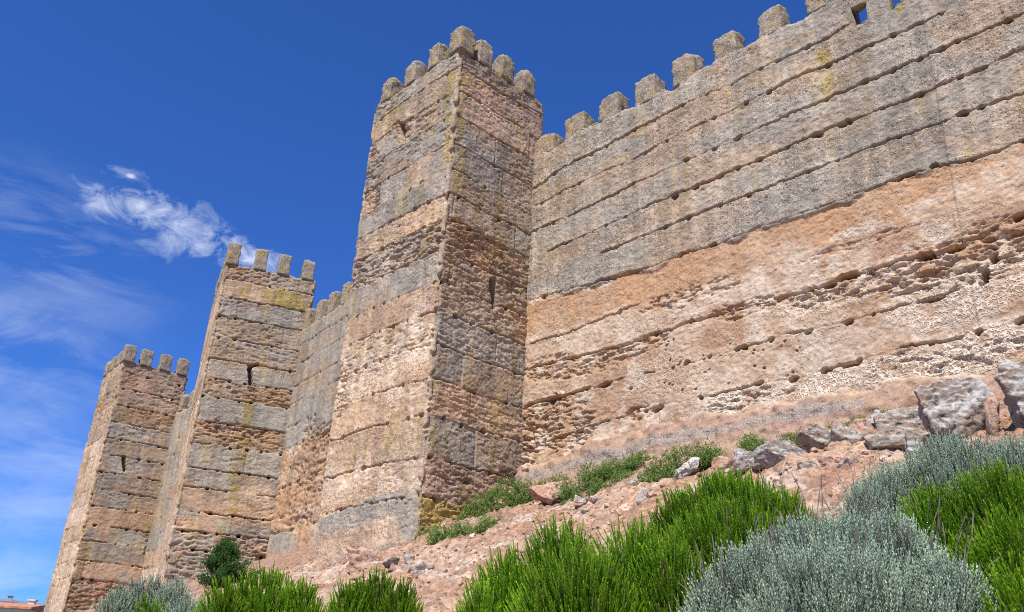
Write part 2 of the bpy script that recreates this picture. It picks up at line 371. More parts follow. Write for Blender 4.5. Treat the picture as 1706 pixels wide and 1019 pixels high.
def shell(name, parent, mat, S, z0, ztop, dz, fn, origin, closed, thick=None, centre=None, endcap=False):
    """S: path samples; a grid of columns (path) by rows (height), pushed in and out by fn; then a cap"""
    n = len(S); zt = np.asarray(ztop(S) if callable(ztop) else np.full(n, ztop), float)
    rows = np.arange(z0, zt.max()+dz*.5, dz); rows = np.append(rows[rows < zt.max()-dz*.3], zt.max()); m_ = len(rows)
    Zr = np.minimum(rows[None, :], zt[:, None])
    P = np.stack([np.repeat(S[:, 0:1], m_, 1), np.repeat(S[:, 1:2], m_, 1), Zr], -1).reshape(-1, 3)
    rep = lambda c: np.repeat(S[:, c:c+1], m_, 1).ravel()
    nx_, ny_, sg, sd, cd, LL = rep(2), rep(3), rep(4), rep(5), rep(6), rep(7)
    px, py = pix(P)
    d, col, mask = fn(P, sg.astype(int), sd, cd, LL, px, py)
    edge = np.exp(-((np.repeat(zt[:, None], m_, 1).ravel()-P[:, 2])/.07)**2)
    d = d-edge*(.01+.07*ss(fbm(P*3.2, 3, 95), .42, .7))
    V = P.copy(); V[:, 0] += nx_*d; V[:, 1] += ny_*d; V[:, 2] += edge*(fbm(P*4, 2, 96)-.65)*.10
    V = V-np.asarray(origin)
    id_ = np.arange(n*m_).reshape(n, m_)
    if closed: A = id_; B = np.roll(id_, -1, 0)
    else: A = id_[:-1]; B = id_[1:]
    q = np.stack([A[:, :-1], B[:, :-1], B[:, 1:], A[:, 1:]], -1).reshape(-1, 4)
    zq = Zr.ravel()[q]; keep = (zq.max(1)-zq.min(1)) > 1e-5; q = q[keep]
    faces = [q]; extra = []; cex = []; mex = []
    top = id_[:, -1]
    if closed:
        cv = np.array([[centre[0], centre[1], zt.max()-.02]])-np.asarray(origin); ic = len(V)
        V = np.vstack([V, cv]); col = np.vstack([col, [PINKG]]); mask = np.vstack([mask, [[0, .8, 0]]])
        faces.append(np.stack([top, np.roll(top, -1), np.full(n, ic)], -1))
    elif thick:
        inx = S[:, 0]-S[:, 2]*thick; iny = S[:, 1]-S[:, 3]*thick
        ba = np.stack([inx, iny, zt], 1)-np.asarray(origin); bb = np.stack([inx, iny, np.full(n, z0)], 1)-np.asarray(origin)
        wy = zt.min()-1.0; bc = np.stack([inx, iny, np.full(n, wy)], 1)-np.asarray(origin); ix2 = S[:, 0]-S[:, 2]*thick*3; iy2 = S[:, 1]-S[:, 3]*thick*3
        bd = np.stack([ix2, iy2, np.full(n, wy)], 1)-np.asarray(origin); bb = np.stack([ix2, iy2, np.full(n, z0)], 1)-np.asarray(origin)
        i1 = len(V)+np.arange(n); i2 = i1+n; i3 = i2+n; i4 = i3+n
        V = np.vstack([V, ba, bc, bd, bb]); col = np.vstack([col, np.tile(PINKG, (4*n, 1))]); mask = np.vstack([mask, np.tile([0, .8, 0], (4*n, 1))])
        faces.append(np.stack([top[:-1], top[1:], i1[1:], i1[:-1]], -1)); 
        for a_, b_ in ((i1, i2), (i2, i3), (i3, i4)): faces.append(np.stack([a_[:-1], a_[1:], b_[1:], b_[:-1]], -1))
        if endcap:
            lp = np.concatenate([id_[-1, :], [i1[-1], i2[-1], i3[-1], i4[-1]]])[::-1]; faces.append(lp[None, :])
    me = mesh(name, V, faces, mat, True, {'tone': np.clip(col, .01, .95), 'mask': mask})
    return link(name, me, parent)

def merlon(parent, origin, pos, az, w, dpt, h, seed, dome=0.3, lean=0.0, tone=None, cut=0.0, k=.14):
    """a rough block standing on the parapet: pos = middle of its foot, az = direction of its front"""
    bm = bmesh.new(); bmesh.ops.create_cube(bm, size=1); bmesh.ops.subdivide_edges(bm, edges=bm.edges, cuts=11, use_grid_fill=True)
    V = np.array([v.co[:] for v in bm.verts]); F = [[v.index for v in f.verts] for f in bm.faces]; bm.free()
    x, y, z = V[:, 0], V[:, 1], V[:, 2]+.5
    # round the upright edges, then the head
    r = np.maximum(np.abs(x), np.abs(y)); q = np.hypot(x, y); f = np.where(q > 1e-6, r/np.maximum(q, 1e-6), 1)
    x = x*(1-k+k*f*1.06); y = y*(1-k+k*f*1.06)
    rr = np.clip(np.hypot(x, y)*2, 0, 1.06)
    zt = 1-dome*rr**2.6
    shrink = 1-.10*dome*ss(z, .6, 1.0); x, y = x*shrink, y*shrink
    z = z*np.where(z > .6, 1+(zt-1)*ss(z, .6, 1.0), 1)
    f_ = dirv(az); rt = np.array([f_[1], -f_[0]])
    P = np.zeros_like(V)
    P[:, 0] = x*w*rt[0]+y*dpt*f_[0]; P[:, 1] = x*w*rt[1]+y*dpt*f_[1]; P[:, 2] = z*h
    P[:, 0] += z*h*lean*rt[0]; P[:, 1] += z*h*lean*rt[1]
    if cut: P[:, 2] = np.minimum(P[:, 2], h*(1-cut)+x*w*.6)
    for _ in range(random.choice((0, 1, 1, 2))):              # broken corners
        cn = np.array([random.uniform(-1, 1), random.uniform(-1, 1), random.uniform(.5, 1.1)]); cn /= np.linalg.norm(cn); tq = (P-np.array([0, 0, h*.5]))@cn; lim = tq.max()*random.uniform(.74, .92)
        P = P-np.maximum(tq-lim, 0)[:, None]*cn
    Q = P+np.array([pos[0], pos[1], pos[2]])
    nrm = P-np.array([0, 0, h*.5]); nrm /= np.linalg.norm(nrm, axis=1)[:, None]
    d = (fbm(Q*5+seed*7.7, 3, 120)-.5)*.085+(fbm(Q*15+seed, 2, 124)-.5)*.055+(noise(Q*28, 126)-.5)*.025
    P = P+nrm*d[:, None]; P[:, 2] = np.maximum(P[:, 2], -.12)
    base = GREY*1.0 if tone is None else np.asarray(tone)
    base = base*random.uniform(.88, 1.12)
    col = np.tile(base, (len(V), 1)); col = mixc(col, ss(fbm(Q*3, 3, 130), .42, .6)*.6, PINKG); col = mixc(col, ss(fbm(Q*4.5, 3, 133), .5, .66)*.55, OCH*1.05)
    col = mixc(col, ss(fbm(Q*7, 2, 135), .58, .7)*.5, DARK)
    mask = np.zeros((len(V), 3)); mask[:, 1] = 1
    me = mesh('merlon', P+(np.asarray(pos)-np.asarray(origin)), [np.array(F)], M_MERLON, True, {'tone': col, 'mask': mask})
    return link('merlon', me, parent)

SUNAZ, SUNEL = -158.0, 55.0
# ------------------------------------------------------------------ nearest tower
def tower(label, C, azF, lenF, azR, lenR, lv, z0, top, specF, specR, seed, steps, dz, merl, embF, embR, mk_=.12):
    df, dr = dirv(azF), dirv(azR)
    B = C+df*lenF; Dd = C+dr*embR; E = B+dr*embR
    org = np.array([C[0], C[1], float(gz(*C))])
    root = thing('castle_tower', label, 'tower', org, 'square towers along the castle wall')
    S = path([E, B, C, Dd], [.12, steps, steps, .12], .13, True)
    def fn(P, sg, sd, cd, LL, px, py):
        N = len(P); d = np.zeros(N); col = np.zeros((N, 3)); mk = np.zeros((N, 3))
        for g in (0, 1, 2, 3):
            mm = sg == g
            if not mm.any(): continue
            sp = specF if g in (0, 1) else specR
            s = sd[mm] if g != 1 else LL[mm]-sd[mm]            # measured from the front arris
            if g == 0: s = s+20
            if g == 3: s = s+40
            if g == 1: s = -s
            a, b, c, e = rammed(P[mm], s, P[mm][:, 2], px[mm], py[mm], lv, sp, seed if g < 2 else seed+1, cd[mm])
            d[mm] = a; col[mm] = b; mk[mm] = c
        # same relief on both sides right at each arris
        cw = np.exp(-(cd/.10)**2); d = d*(1-cw)+cw*(-.005+.035*(fbm(P*9, 3, 143)-.5)-.105*ss(fbm(P*np.array([2.6, 2.6, 3.4]), 3, 140), .48, .70))
        return d, col, mk
    cen = (C+E)/2
    shell('tower_body', root, M_WALL, S, z0, top, dz, fn, org, True, centre=cen)
    nF, nR = azF-90, azR+90
    ins = .24
    for (face, dist, w, dp, h, dome, lean) in merl:
        if face == 'F': p = C+df*dist+dr*ins; az = nF
        elif face == 'R': p = C+dr*dist+df*ins; az = nR
        else: p = C+df*ins+dr*ins; az = nF
        merlon(root, org, (p[0], p[1], top-.03), az, w, dp, h, random.random()*50, dome, lean, None, 0., mk_)
    return root, org

# distances of merlons along the faces of the near tower, read from the photo
def along(px, py, C, az):   # distance from C along az where the sight line at px, py meets the face
    q = inter(azel(px, py)[0], C, az); return float((q-C)@dirv(az))
MT1 = azel(762.3, 77)[1]*DC+HC
m1 = [('C', 0, .54, .54, .96, .17, 0)]
for x, y in ((721, 105), (682, 130), (643, 152)): m1.append(('F', along(x, y, C1, -42.8), .50, .50, .96, .18, 0))
for x, y in ((809, 105), (846, 130), (882, 155)): m1.append(('R', along(x, y, C1, 46.8), .50, .50, .96, .18, 0))
specF1 = dict(c=[('p', 'g', .15), ('t', 'p', .0), ('p', 'g', .15), ('p', 'g', .2), ('g', 't', .0), ('t', 'g', .0), ('t', 'p', .1), ('p', 'g', .55), ('g', 'p', .0), ('t', 'e', .05), ('t', 'c', .1), ('t', 'c', 0), ('c', 't', 0), ('c', 't', 0), ('c', 't', 0), ('c', 'e', .05)],
    ev=.42, j0=.40, jd=.07, pp=.6, ya=.45, li=.35, dk=.35, peb=.65,
    eb=[(668, 215, 12, 10, 0, .8), (620, 300, 16, 60, 0, .5), (560, 640, 16, 60, 0, .4)],
    yb=[(748, 140, 12, 24, 0, .9), (745, 180, 8, 40, 0, .9), (745, 240, 8, 34, 0, .8), (655, 190, 20, 16, -30, .6), (678, 850, 12, 28, 0, .9), (705, 905, 26, 10, -10, .9), (715, 570, 6, 40, 0, .5)],
    lb=[(690, 560, 40, 40, -25, .9), (640, 595, 40, 20, -25, .8), (700, 520, 20, 40, 0, .6), (660, 780, 60, 60, 0, .35)],
    cb=[('b', [(605, 853, 100, 20, -19, 1.0), (678, 862, 18, 44, 0, .95)]), ('e', [(580, 895, 60, 14, -14, .7)]), ('g', [(600, 925, 90, 9, -12, .8)]), ('o', [(545, 848, 60, 4, -17, .7)])],
    holes=[(668, 219, 4, 14), (738, 826, 10, 4)])
specR1 = dict(ed=.62, c=[('p', 'r', .3), ('o', 'e', .05), ('e', 't', .05), ('p', 'g', .2), ('p', 'g', .1), ('r', 'p', .15), ('g', 'p', .0), ('p', 'r', .55), ('p', 't', .45), ('p', 't', .35), ('p', 'g', .35), ('g', 'p', .1), ('p', 't', .15), ('g', 'p', .1), ('p', 'e', .25), ('p', 'y', .4)],
    ev=.5, j0=.32, jd=.11, pp=.6, ya=.6, li=.15, dk=.6, peb=.9,
    eb=[(790, 408, 60, 28, 28, .75), (860, 470, 16, 36, 0, .7), (850, 800, 30, 16, 10, .9), (760, 800, 40, 10, 15, .7)],
    yb=[(772, 150, 16, 24, 0, .9), (765, 200, 12, 40, 0, .9), (766, 260, 10, 40, 0, .8), (828, 690, 14, 40, 0, .8), (720, 860, 20, 30, 0, .7)],
    cb=[('o', [(872, 545, 12, 30, 0, .6)])],
    holes=[(824, 488, 5, 24), (735, 470, 12, 5)])
TOP1 = MT1
t1, _ = tower('tallest and nearest square tower of tawny rammed earth with rounded merlons', C1, -42.8, 4.12, 46.8, 3.08, J1, 2.2, TOP1, specF1, specR1, 3, .025, .020, m1, 4.12, 3.45, .20)

# ------------------------------------------------------------------ middle tower
MT2 = azel(379, 437)[1]*35.66+HC
m2 = [('C', 0, .55, .5, 1.05, .06, 0)]
for x, y in ((436, 432), (475, 440), (515, 450)): m2.append(('R', along(x, y, C2, 69.5), .50, .5, 1.02, .06, 0))
m2 += [('F', 1.3, .5, .5, .95, .2, 0), ('F', 2.5, .5, .5, .95, .2, 0), ('F', 3.7, .5, .5, .95, .2, 0)]
specF2 = dict(c=[('p', 'g', .1)]+[('c', 't', 0.)]*5+[('t', 'p', .1), ('t', 'c', .1)]+[('c', 't', .0)]*8, ev=.3, j0=.45, jd=.05, pp=.3, li=.3, dk=.2, peb=.5)
specR2 = dict(c=[('p', 'r', .3), ('t', 'y', .05), ('p', 'g', .15), ('p', 'g', .2), ('g', 'p', .2), ('g', 'p', .1), ('p', 'r', .45), ('g', 'b', .05), ('p', 'r', .5), ('g', 'b', .1), ('g', 'p', .1), ('t', 'p', .05), ('t', 'g', .05), ('p', 'g', .45), ('g', 'p', .45), ('g', 'b', .2)],
    ev=.5, j0=.32, jd=.14, pp=.55, ya=.5, li=.15, dk=.45, peb=.8,
    yb=[(410, 485, 10, 12, 0, 1), (450, 492, 16, 14, 0, 1), (490, 500, 14, 12, 0, .9), (445, 512, 12, 14, 0, .9), (412, 690, 10, 26, 0, .9), (405, 740, 9, 40, 0, .9), (392, 810, 9, 36, 0, 1), (385, 850, 16, 16, 0, .8)],
    cb=[('c', [(430, 820, 28, 14, 4, .7)])],
    eb=[(440, 920, 18, 22, 0, 1.), (400, 722, 70, 14, 8, .8)],
    holes=[(417, 624, 3., 16), (425, 608, 9, 3)])
t2, _ = tower('middle square tower with four blocky merlons and ochre lichen streaks, between two walls', C2, -23., 4.1, 69.5, 3.6, J2, 2.6, MT2, specF2, specR2, 23, .04, .03, m2, 4.1, float(np.linalg.norm(I2-C2))+.3)

# ------------------------------------------------------------------ far tower
MT3 = azel(207, 600)[1]*47.62+HC
m3 = [('C', 0, .62, .55, .98, .06, 0)]
for x, y in ((245, 600), (277, 607), (306, 613)): m3.append(('R', along(x, y, C3, 55.), .55, .55, .94, .06, 0))
for q in (1.15, 2.2, 3.3): m3.append(('F', q, .55, .5, .9, .15, 0))
specF3 = dict(c=[('t', 'p', .1), ('t', 'p', .1), ('p', 'r', .3), ('p', 't', .2), ('t', 'p', .0)]+[('t', 'c', 0.)]*6+[('c', 't', .1), ('c', 'e', .2)], ev=.4, j0=.42, jd=.07, pp=.3, dk=.25, li=.2, peb=.6)
specR3 = dict(c=[('p', 'r', .25), ('r', 'e', .2), ('r', 'e', .2), ('r', 'p', .15), ('p', 'g', .1), ('g', 'p', .1), ('g', 'p', .1), ('g', 'p', .1), ('p', 'g', .1), ('r', 't', .05), ('g', 't', .05), ('p', 'g', .05), ('g', 'e', .1), ('r', 'p', .7), ('r', 'e', .6)],
    ev=.5, j0=.32, jd=.13, pp=.45, ya=.45, dk=.45, li=.1, peb=.7, holes=[(207, 772, 2.4, 12)], eb=[(250, 930, 12, 40, 0, .9)], cb=[('o', [(230, 945, 40, 8, 5, .6), (240, 850, 40, 8, 5, .5)])])
t3, _ = tower('farthest square tower at the left end of the wall, reddish near its merlons', C3, -38., 3.6, 55., 3.1, J3, 2.0, MT3, specF3, specR3, 43, .05, .04, m3, 3.6, float(np.linalg.norm(I3-C3))+.3)

# ------------------------------------------------------------------ near curtain wall (right)
WN = np.array([WDIR[1], -WDIR[0]])
def onW(px, py):
    d = ray(px, py); t = ((np.append(I1, 0)-np.array([0, 0, 0]))[:2]@WN)/(d[:2]@WN); X_ = CAM+d*t
    return float((X_[:2]-I1)@WDIR), X_[2]
JW = [
 (.13, 1, [(885, 318), (937, 279), (1007, 245), (1064, 213), (1135, 177), (1213, 141), (1264, 116), (1310, 95), (1366, 68), (1414, 39)]),
 (.11, 1, [(890, 344), (950, 312), (1077, 252), (1172, 205), (1209, 188), (1327, 129), (1378, 108), (1523, 43), (1571, 21)]),
 (.13, 1, [(886, 386), (947, 361), (1022, 324), (1083, 294), (1191, 247), (1259, 215), (1302, 196), (1440, 136), (1568, 82), (1704, 24)]),
 (.14, 1, [(913, 418), (989, 386), (1059, 352), (1160, 310), (1231, 279), (1356, 224), (1526, 159), (1630, 116), (1704, 82)]),
 (.09, 1, [(1000, 422), (1088, 386), (1206, 341), (1259, 320), (1396, 267), (1500, 225), (1606, 190), (1704, 155)]),
 (.13, 1, [(885, 500), (960, 478), (1010, 466), (1085, 443), (1141, 422), (1186, 409), (1259, 380), (1390, 335), (1511, 291), (1559, 276), (1640, 262), (1706, 236)]),
 (.10, .8, [(880, 575), (915, 562), (945, 553), (1000, 530), (1060, 505)]),
 (.16, 1, [(885, 612), (950, 595), (1048, 570), (1158, 534), (1245, 510), (1330, 485), (1375, 472), (1412, 458), (1486, 438), (1541, 424), (1644, 400), (1706, 384)]),
 (.22, 1.5, [(872, 680), (900, 668), (925, 664), (965, 650), (1003, 640), (1032, 629)]),
 (.09, .8, [(1070, 621), (1125, 610), (1181, 595), (1228, 580), (1283, 564)]),
 (.16, 1.1, [(1310, 556), (1346, 550), (1414, 535), (1475, 516), (1528, 500), (1599, 479), (1650, 468), (1706, 452)]),
 (.13, 1, [(1000, 700), (1100, 676), (1180, 660), (1261, 638), (1319, 630), (1370, 615), (1430, 599), (1500, 580), (1549, 571), (1631, 553), (1702, 535)]),
 (.10, .8, [(880, 730), (950, 716), (1010, 700)]),
]
JWs = [(dep, wd, np.array([onW(*p) for p in L])) for dep, wd, L in JW]
specW = dict(c=[('g', 'p', .0)], ev=.22, ed=.62, ya=.35, y0=.62, dk=.7, li=.35, peb=.9, pp=0,
    eb=[(930, 705, 60, 50, -15, .95), (920, 610, 50, 22, -15, .85), (1050, 580, 70, 14, -18, .8), (1000, 600, 60, 18, -18, .6), (1250, 512, 90, 16, -16, .75), (1400, 480, 120, 22, -16, .9), (1590, 440, 160, 42, -14, 1.0), (1690, 390, 90, 36, -14, 1.0), (1440, 400, 120, 8, -18, .4), (1150, 60+430, 90, 16, -18, .5), (1065, 690, 28, 14, -15, .8), (1640, 590, 120, 22, -14, .5), (1520, 600, 80, 16, -14, .45), (1250, 665, 80, 14, -14, .6), (875, 740, 16, 70, 0, .95)],
    sb=[(1250, 585, 130, 34, -16, .9), (1400, 560, 80, 30, -14, .8), (1100, 470, 260, 22, -17, .8), (1580, 530, 80, 22, -14, .55)],
    yb=[(1372, 95, 12, 22, 0, .9), (1378, 140, 14, 28, 0, .9), (1500, 20, 10, 18, 0, .8), (1567, 10, 10, 12, 0, .7), (1215, 155, 8, 14, 0, .7), (1262, 135, 8, 10, 0, .6), (935, 300, 8, 20, 0, .6), (1432, 130, 10, 8, 0, .7), (1270, 60, 7, 12, 0, .5)],
    lb=[(1080, 545, 120, 40, -16, .45), (1210, 480, 60, 26, -16, .6), (1330, 420, 50, 26, -20, .65), (1480, 360, 110, 10, -20, .9), (1640, 300, 120, 24, -20, .5), (1420, 560, 60, 40, -14, .45), (1560, 520, 100, 40, -14, .55), (1640, 560, 100, 36, -14, .7), (1330, 650, 90, 24, -14, .7), (900, 490, 30, 10, -20, .9), (985, 475, 36, 6, -14, .9), (1000, 560, 50, 22, 0, .5)],
    nb=[(1230, 665, 60, 24, -16, 1.), (1360, 645, 70, 22, -12, 1.), (1520, 610, 110, 26, -12, 1.), (1640, 580, 130, 40, -12, 1.), (1590, 500, 130, 40, -14, .8), (1370, 500, 90, 22, -16, .6), (1690, 450, 60, 40, -14, .8), (1110, 630, 80, 40, -16, .35)],
    cb=[('b', [(1010, 440, 90, 24, -22, .8), (1180, 425, 40, 9, -20, .8), (1610, 180, 60, 60, 0, .6), (1290, 350, 80, 24, -22, .6), (1420, 300, 90, 30, -22, .4)]), ('p', [(1380, 215, 90, 34, -22, .6), (1050, 300, 80, 30, -25, .55), (1200, 160, 80, 20, -25, .4), (960, 400, 60, 20, -25, .6)])],
    holes=[(x, y, a, b) for x, y, a, b in ((1283, 564, 5, 4.5), (1228, 580, 5, 4), (1182, 594, 4, 3), (1370, 615, 7, 5), (1319, 630, 7, 5), (1263, 637, 9, 4), (1427, 600, 8, 6), (1412, 606, 12, 4), (1549, 571, 5, 4), (1631, 553, 9, 7), (1702, 535, 10, 7), (1345, 551, 8, 5), (1413, 535, 7, 5), (1548, 498, 22, 4.5), (1378, 472, 13, 6), (1412, 458, 16, 8), (1450, 452, 8, 4), (1540, 424, 16, 7), (1590, 413, 15, 7), (1650, 399, 12, 5), (1640, 458, 9, 17), (1655, 428, 8, 9), (1695, 362, 12, 7), (1555, 275, 7, 5), (1515, 290, 14, 3), (1605, 190, 12, 5), (1187, 408, 8, 4), (1140, 422, 7, 3), (1125, 327, 7, 6), (1160, 311, 6, 5), (1365, 150*1.5, 5, 3), (1568, 82, 8, 4.5), (1378, 108, 6, 4), (1440, 136, 7, 4), (1526, 158, 7, 4), (1402, 208, 8, 4), (1356, 224, 6, 3.5), (1228, 279, 6, 4), (1265, 265, 6, 3.5), (1093, 680, 10, 6), (962, 717, 9, 4), (1004, 640, 10, 5), (920, 664, 12, 5), (1047, 645, 3, 3), (1030, 585, 3, 2))] +
          [(1100+RNG.random()*230, 565+RNG.random()*85, 1.0+RNG.random()*1.7, 1.0+RNG.random()*1.4) for _ in range(34)])
CB = np.array([onW(*p) for p in [(878, 499), (930, 487), (1010, 466), (1085, 443), (1190, 407), (1290, 370), (1380, 340), (1470, 310), (1560, 277), (1640, 262), (1706, 237)]])
OB = np.array([onW(*p) for p in [(878, 560), (1010, 515), (1100, 500), (1190, 470), (1300, 432), (1420, 390), (1560, 340), (1706, 296)]])
BB = np.array([onW(*p) for p in [(872, 782), (930, 760), (1000, 738), (1090, 712), (1180, 692), (1300, 674), (1430, 643), (1560, 630), (1706, 610)]])
GS = np.array([onW(*p) for p in [(872, 800), (1000, 765), (1100, 742), (1200, 722), (1330, 692), (1420, 680)]])
ZW1 = JWs[0][2][:, 1].mean()
def fnW(P, sg, sd, cd, LL, px, py):
    s = sd; z = P[:, 2]; N = len(P)
    w1 = (fbm(P*1.5, 3, 151)-.5); w2 = (fbm(P*4.5, 2, 155)-.5)
    d, col, mask, e = rammed(P, s, z, px, py, [], specW, 63, None)
    zc = np.interp(s, CB[:, 0], CB[:, 1])+w1*.35+w2*.12; zo = np.interp(s, OB[:, 0], OB[:, 1])+w1*.5+w2*.2; zb = np.interp(s, BB[:, 0], BB[:, 1])+w1*.5+w2*.2
    low = ss(zc-z, -.03, .09)                       # below the edge of the grey crust
    d -= low*(.008+.045*ss(n2(s*.8, s*0+3, 174, 2), .48, .66))*ss(zb-z, .3, -.3)
    lowc = np.tile(np.array([.41, .262, .165]), (N, 1)); lowc = mixc(lowc, ss(fbm(P*1.3, 3, 158), .42, .66)*.8, PAL['c']*.9)
    lowc = mixc(lowc, ss(z-zo, -.25, .15)*(.35+.6*ss(fbm(P*1.1, 3, 159), .38, .6)), ORG); lowc = mixc(lowc, np.clip(e*1.2-.2, 0, 1)*.75, RED*1.1)
    lmask = ss(fbm(P*2.2, 4, 161), .50, .66)*.6
    lowc = mixc(lowc, np.maximum(lmask*(z < zo), blobs(px, py, specW['lb'], 8, P)*ss(fbm(P*3.1, 3, 93), .36, .6)), LIME)
    lowc = mixc(lowc, mask[:, 0]*.5, TAN)
    col = mixc(col, low*1.0, (0, 0, 0))+lowc*low[:, None]
    mask[:, 1] = mask[:, 1]*(1-.55*low)
    # lifts
    for q, (dep, wd, L) in enumerate(JWs):
        zj = np.interp(s, L[:, 0], L[:, 1])+(n2(s*1.1, np.full(N, q*3.), 161, 2)-.5)*.06+(n2(s*5, np.full(N, q*3.), 163)-.5)*.045+(n2(s*15, np.full(N, q*3.), 164)-.5)*.04
        ok = ss(s, L[0, 0]-.12, L[0, 0]+.12)*(1-ss(s, L[-1, 0]-.1, L[-1, 0]+.15) if L[-1, 0] < 11.5 else 1)
        a = ok*((.16 if q < 6 else .10)+.85*ss(n2(s*.7, np.full(N, q*5.), 165, 2)+(n2(s*3.5, np.full(N, q*2.1), 166)-.5)*.5, .34, .58)); w = wd*(.007+.014*n2(s*3.7, np.full(N, q*9.), 167))
        g = np.exp(-((z-zj)/w)**2); d -= dep*a*g; col = mixc(col, np.clip(a, 0, 1)*g*.5, RED)
        d += .014*a*np.exp(-((z-zj-.07)/.05)**2)-.006*a*np.exp(-((z-zj+.07)/.05)**2)
        ks = np.round((s+q*.31)/.72); sc_ = ks*.72-q*.31+(hsh(ks, np.full(N, q+7))-.5)*.3
        hv = hsh(ks, np.full(N, q+77)) < (.85 if q < 5 else .4); hw = .036+.040*hsh(ks, np.full(N, q+5))
        hole = (1-ss(np.hypot(s-sc_, (z-zj+.01)*1.25)/hw+(noise(P*12, 77)-.5)*.8, .6, 1.05))*hv*ok
        d -= hole*.5; col = mixc(col, hole*.5, RED)
    # foot: smooth washed earth banked against the wall, with a strip of grey mortar
    ft = ss(zb-z, -.05, .10)
    dd = np.clip(zb-z, 0, 3)*.42+.03+w2*.06+(fbm(P*6.5, 3, 170)-.5)*.05; d = d*(1-ft)+dd*ft
    fc = np.tile(np.array([.345, .225, .165]), (N, 1)); fc = mixc(fc, ss(fbm(P*1.1, 3, 171), .45, .65)*.5, TAN*.85)
    gs = np.exp(-((z-np.interp(s, GS[:, 0], GS[:, 1])-w1*.25)/.16)**2)*(s < GS[-1, 0]+.3); fc = mixc(fc, ss(gs+(fbm(P*2.6, 3, 172)-.5)*.9, .3, .7)*.75, (.29, .25, .215))
    col = mixc(col, ft, (0, 0, 0))+fc*ft[:, None]; mask[:, 0] *= 1-ft; mask[:, 1] = np.where(ft > .5, .35+.5*ss(gs, .3, .6), mask[:, 1])
    return d, col, mask
LW = 30.
def sW(px, py): return onW(px, py)[0]
ZP = onW(1250, 73)[1]
zpts = np.array([(-6., onW(905, 250)[1]), (sW(925, 244), onW(925, 244)[1]), (sW(970, 214), onW(970, 214)[1]), (sW(1045, 180), onW(1045, 180)[1]), (sW(1105, 148), onW(1105, 148)[1]), (sW(1116, 150), onW(1116, 150)[1]), (sW(1150, 122), onW(1150, 122)[1]), (sW(1230, 80), onW(1230, 80)[1]), (sW(1320, 36), onW(1320, 36)[1]), (sW(1345, 24), onW(1345, 24)[1]), (sW(1380, 8), onW(1380, 8)[1]+.15), (40, onW(1380, 8)[1]+.1)])
gapA, gapB, gapC, gapD = sW(1419, 25), sW(1445, 22), sW(1476, 6), sW(1500, 2)
def ztopW(S):
    s = S[:, 5]; z = np.interp(s, zpts[:, 0], zpts[:, 1])+(n2(s*2.5, s*0, 181, 2)-.5)*.10
    z = np.where((s > gapA) & (s < gapB), onW(1424, 42)[1]+(s-gapA)*.05, z)
    z = np.where((s > gapC) & (s < gapD), onW(1486, 6)[1]-.05, z)
    return z
S = path([I1-WDIR*5., I1+WDIR*15.2, I1+WDIR*LW], [.024, .12], .0)
S[:, 5] = (S[:, 0:2]-I1)@WDIR
orgW = np.array([*(I1+WDIR*3), float(gz(*(I1+WDIR*3)))])
wall1 = thing('curtain_wall', 'long high curtain wall on the right, grey crust above worn orange earth', 'castle wall', orgW, 'curtain walls between the towers')
shell('wall_body', wall1, M_WALL, S, 6.2, ztopW, .017, fnW, orgW, False, thick=.45, endcap=True)
WN3 = WN
def wmer(x0, x1, ybase, ytop, dome=.12, dpt=.5, lean=0., cut=0., tone=None):
    s0 = sW(x0, ybase); s1 = sW(x1, ybase); sm = (s0+s1)/2; zb = float(ztopW(np.array([[0, 0, 0, 0, 0, sm]]))[0])-.06
    ztop = onW((x0+x1)/2, ytop)[1]; p = I1+WDIR*sm-WN*(dpt/2+.02)
    # the head is seen from below, so raise the front by nothing and keep the measured front height
    merlon(wall1, orgW, (p[0], p[1], zb), 136.4+90, (s1-s0), dpt, ztop-zb, random.random()*60, dome, lean, tone, cut)
wmer(884, 921, 246, 215, .35, .55, tone=PINKG*1.1)
for x0, x1, yb, yt in ((940, 974, 222, 187), (996, 1031, 190, 155), (1056, 1093, 163, 123), (1119, 1158, 128, 86), (1188, 1228, 92, 50), (1262, 1304, 50, 8), (1342, 1392, 14, -34)):
    wmer(x0, x1-2, yb, yt, .10, .5)
# the bridging lump over the broken crenel and the next blocks, their heads cut off by the picture edge
pz = onW(1432, 10)[1]+.05
q0 = I1+WDIR*((gapA+gapB)/2)-WN*.12
merlon(wall1, orgW, (q0[0], q0[1], pz), 226.4, (gapB-gapA)+.5, .22, .85, 31.7, .2)
for x0, x1 in ((1447, 1474), (1510, 1560), (1600, 1650)):
    wmer(x0, x1, 0, -52, .15, .5)

# ------------------------------------------------------------------ curtain wall between near and middle tower
CLAZ = -36.
def curtain(label, A, B, lv, top, z0, spec, seed, step, dz, merl, mw, mh, org_pt, fcol=None, wtone=None):
    d_ = (B-A)/np.linalg.norm(B-A); az = math.degrees(math.atan2(d_[0], d_[1]))
    org = np.array([*org_pt, float(gz(*org_pt))])
    root = thing('curtain_wall', label, 'castle wall', org, 'curtain walls between the towers')
    S = path([A, B], [step], 0.)
    def fn(P, sg, sd, cd, LL, px, py):
        a, b, c, e = rammed(P, sd, P[:, 2], px, py, lv, spec, seed, None)
        if fcol: a, b, c = fcol(P, px, py, a, b, c)
        return a, b, c
    shell('wall_body', root, M_WALL, S, z0, top, dz, fn, org, False, thick=.45)
    n = np.array([d_[1], -d_[0]])
    for dist in merl:
        p = A+d_*dist-n*.27
        merlon(root, org, (p[0], p[1], top-.05), az+90, mw, .5, mh, random.random()*50, .12, 0, wtone)
    return root
d144 = dirv(180+CLAZ)
ACL = I2-d144*1.2; BCL = I2+d144*12.6
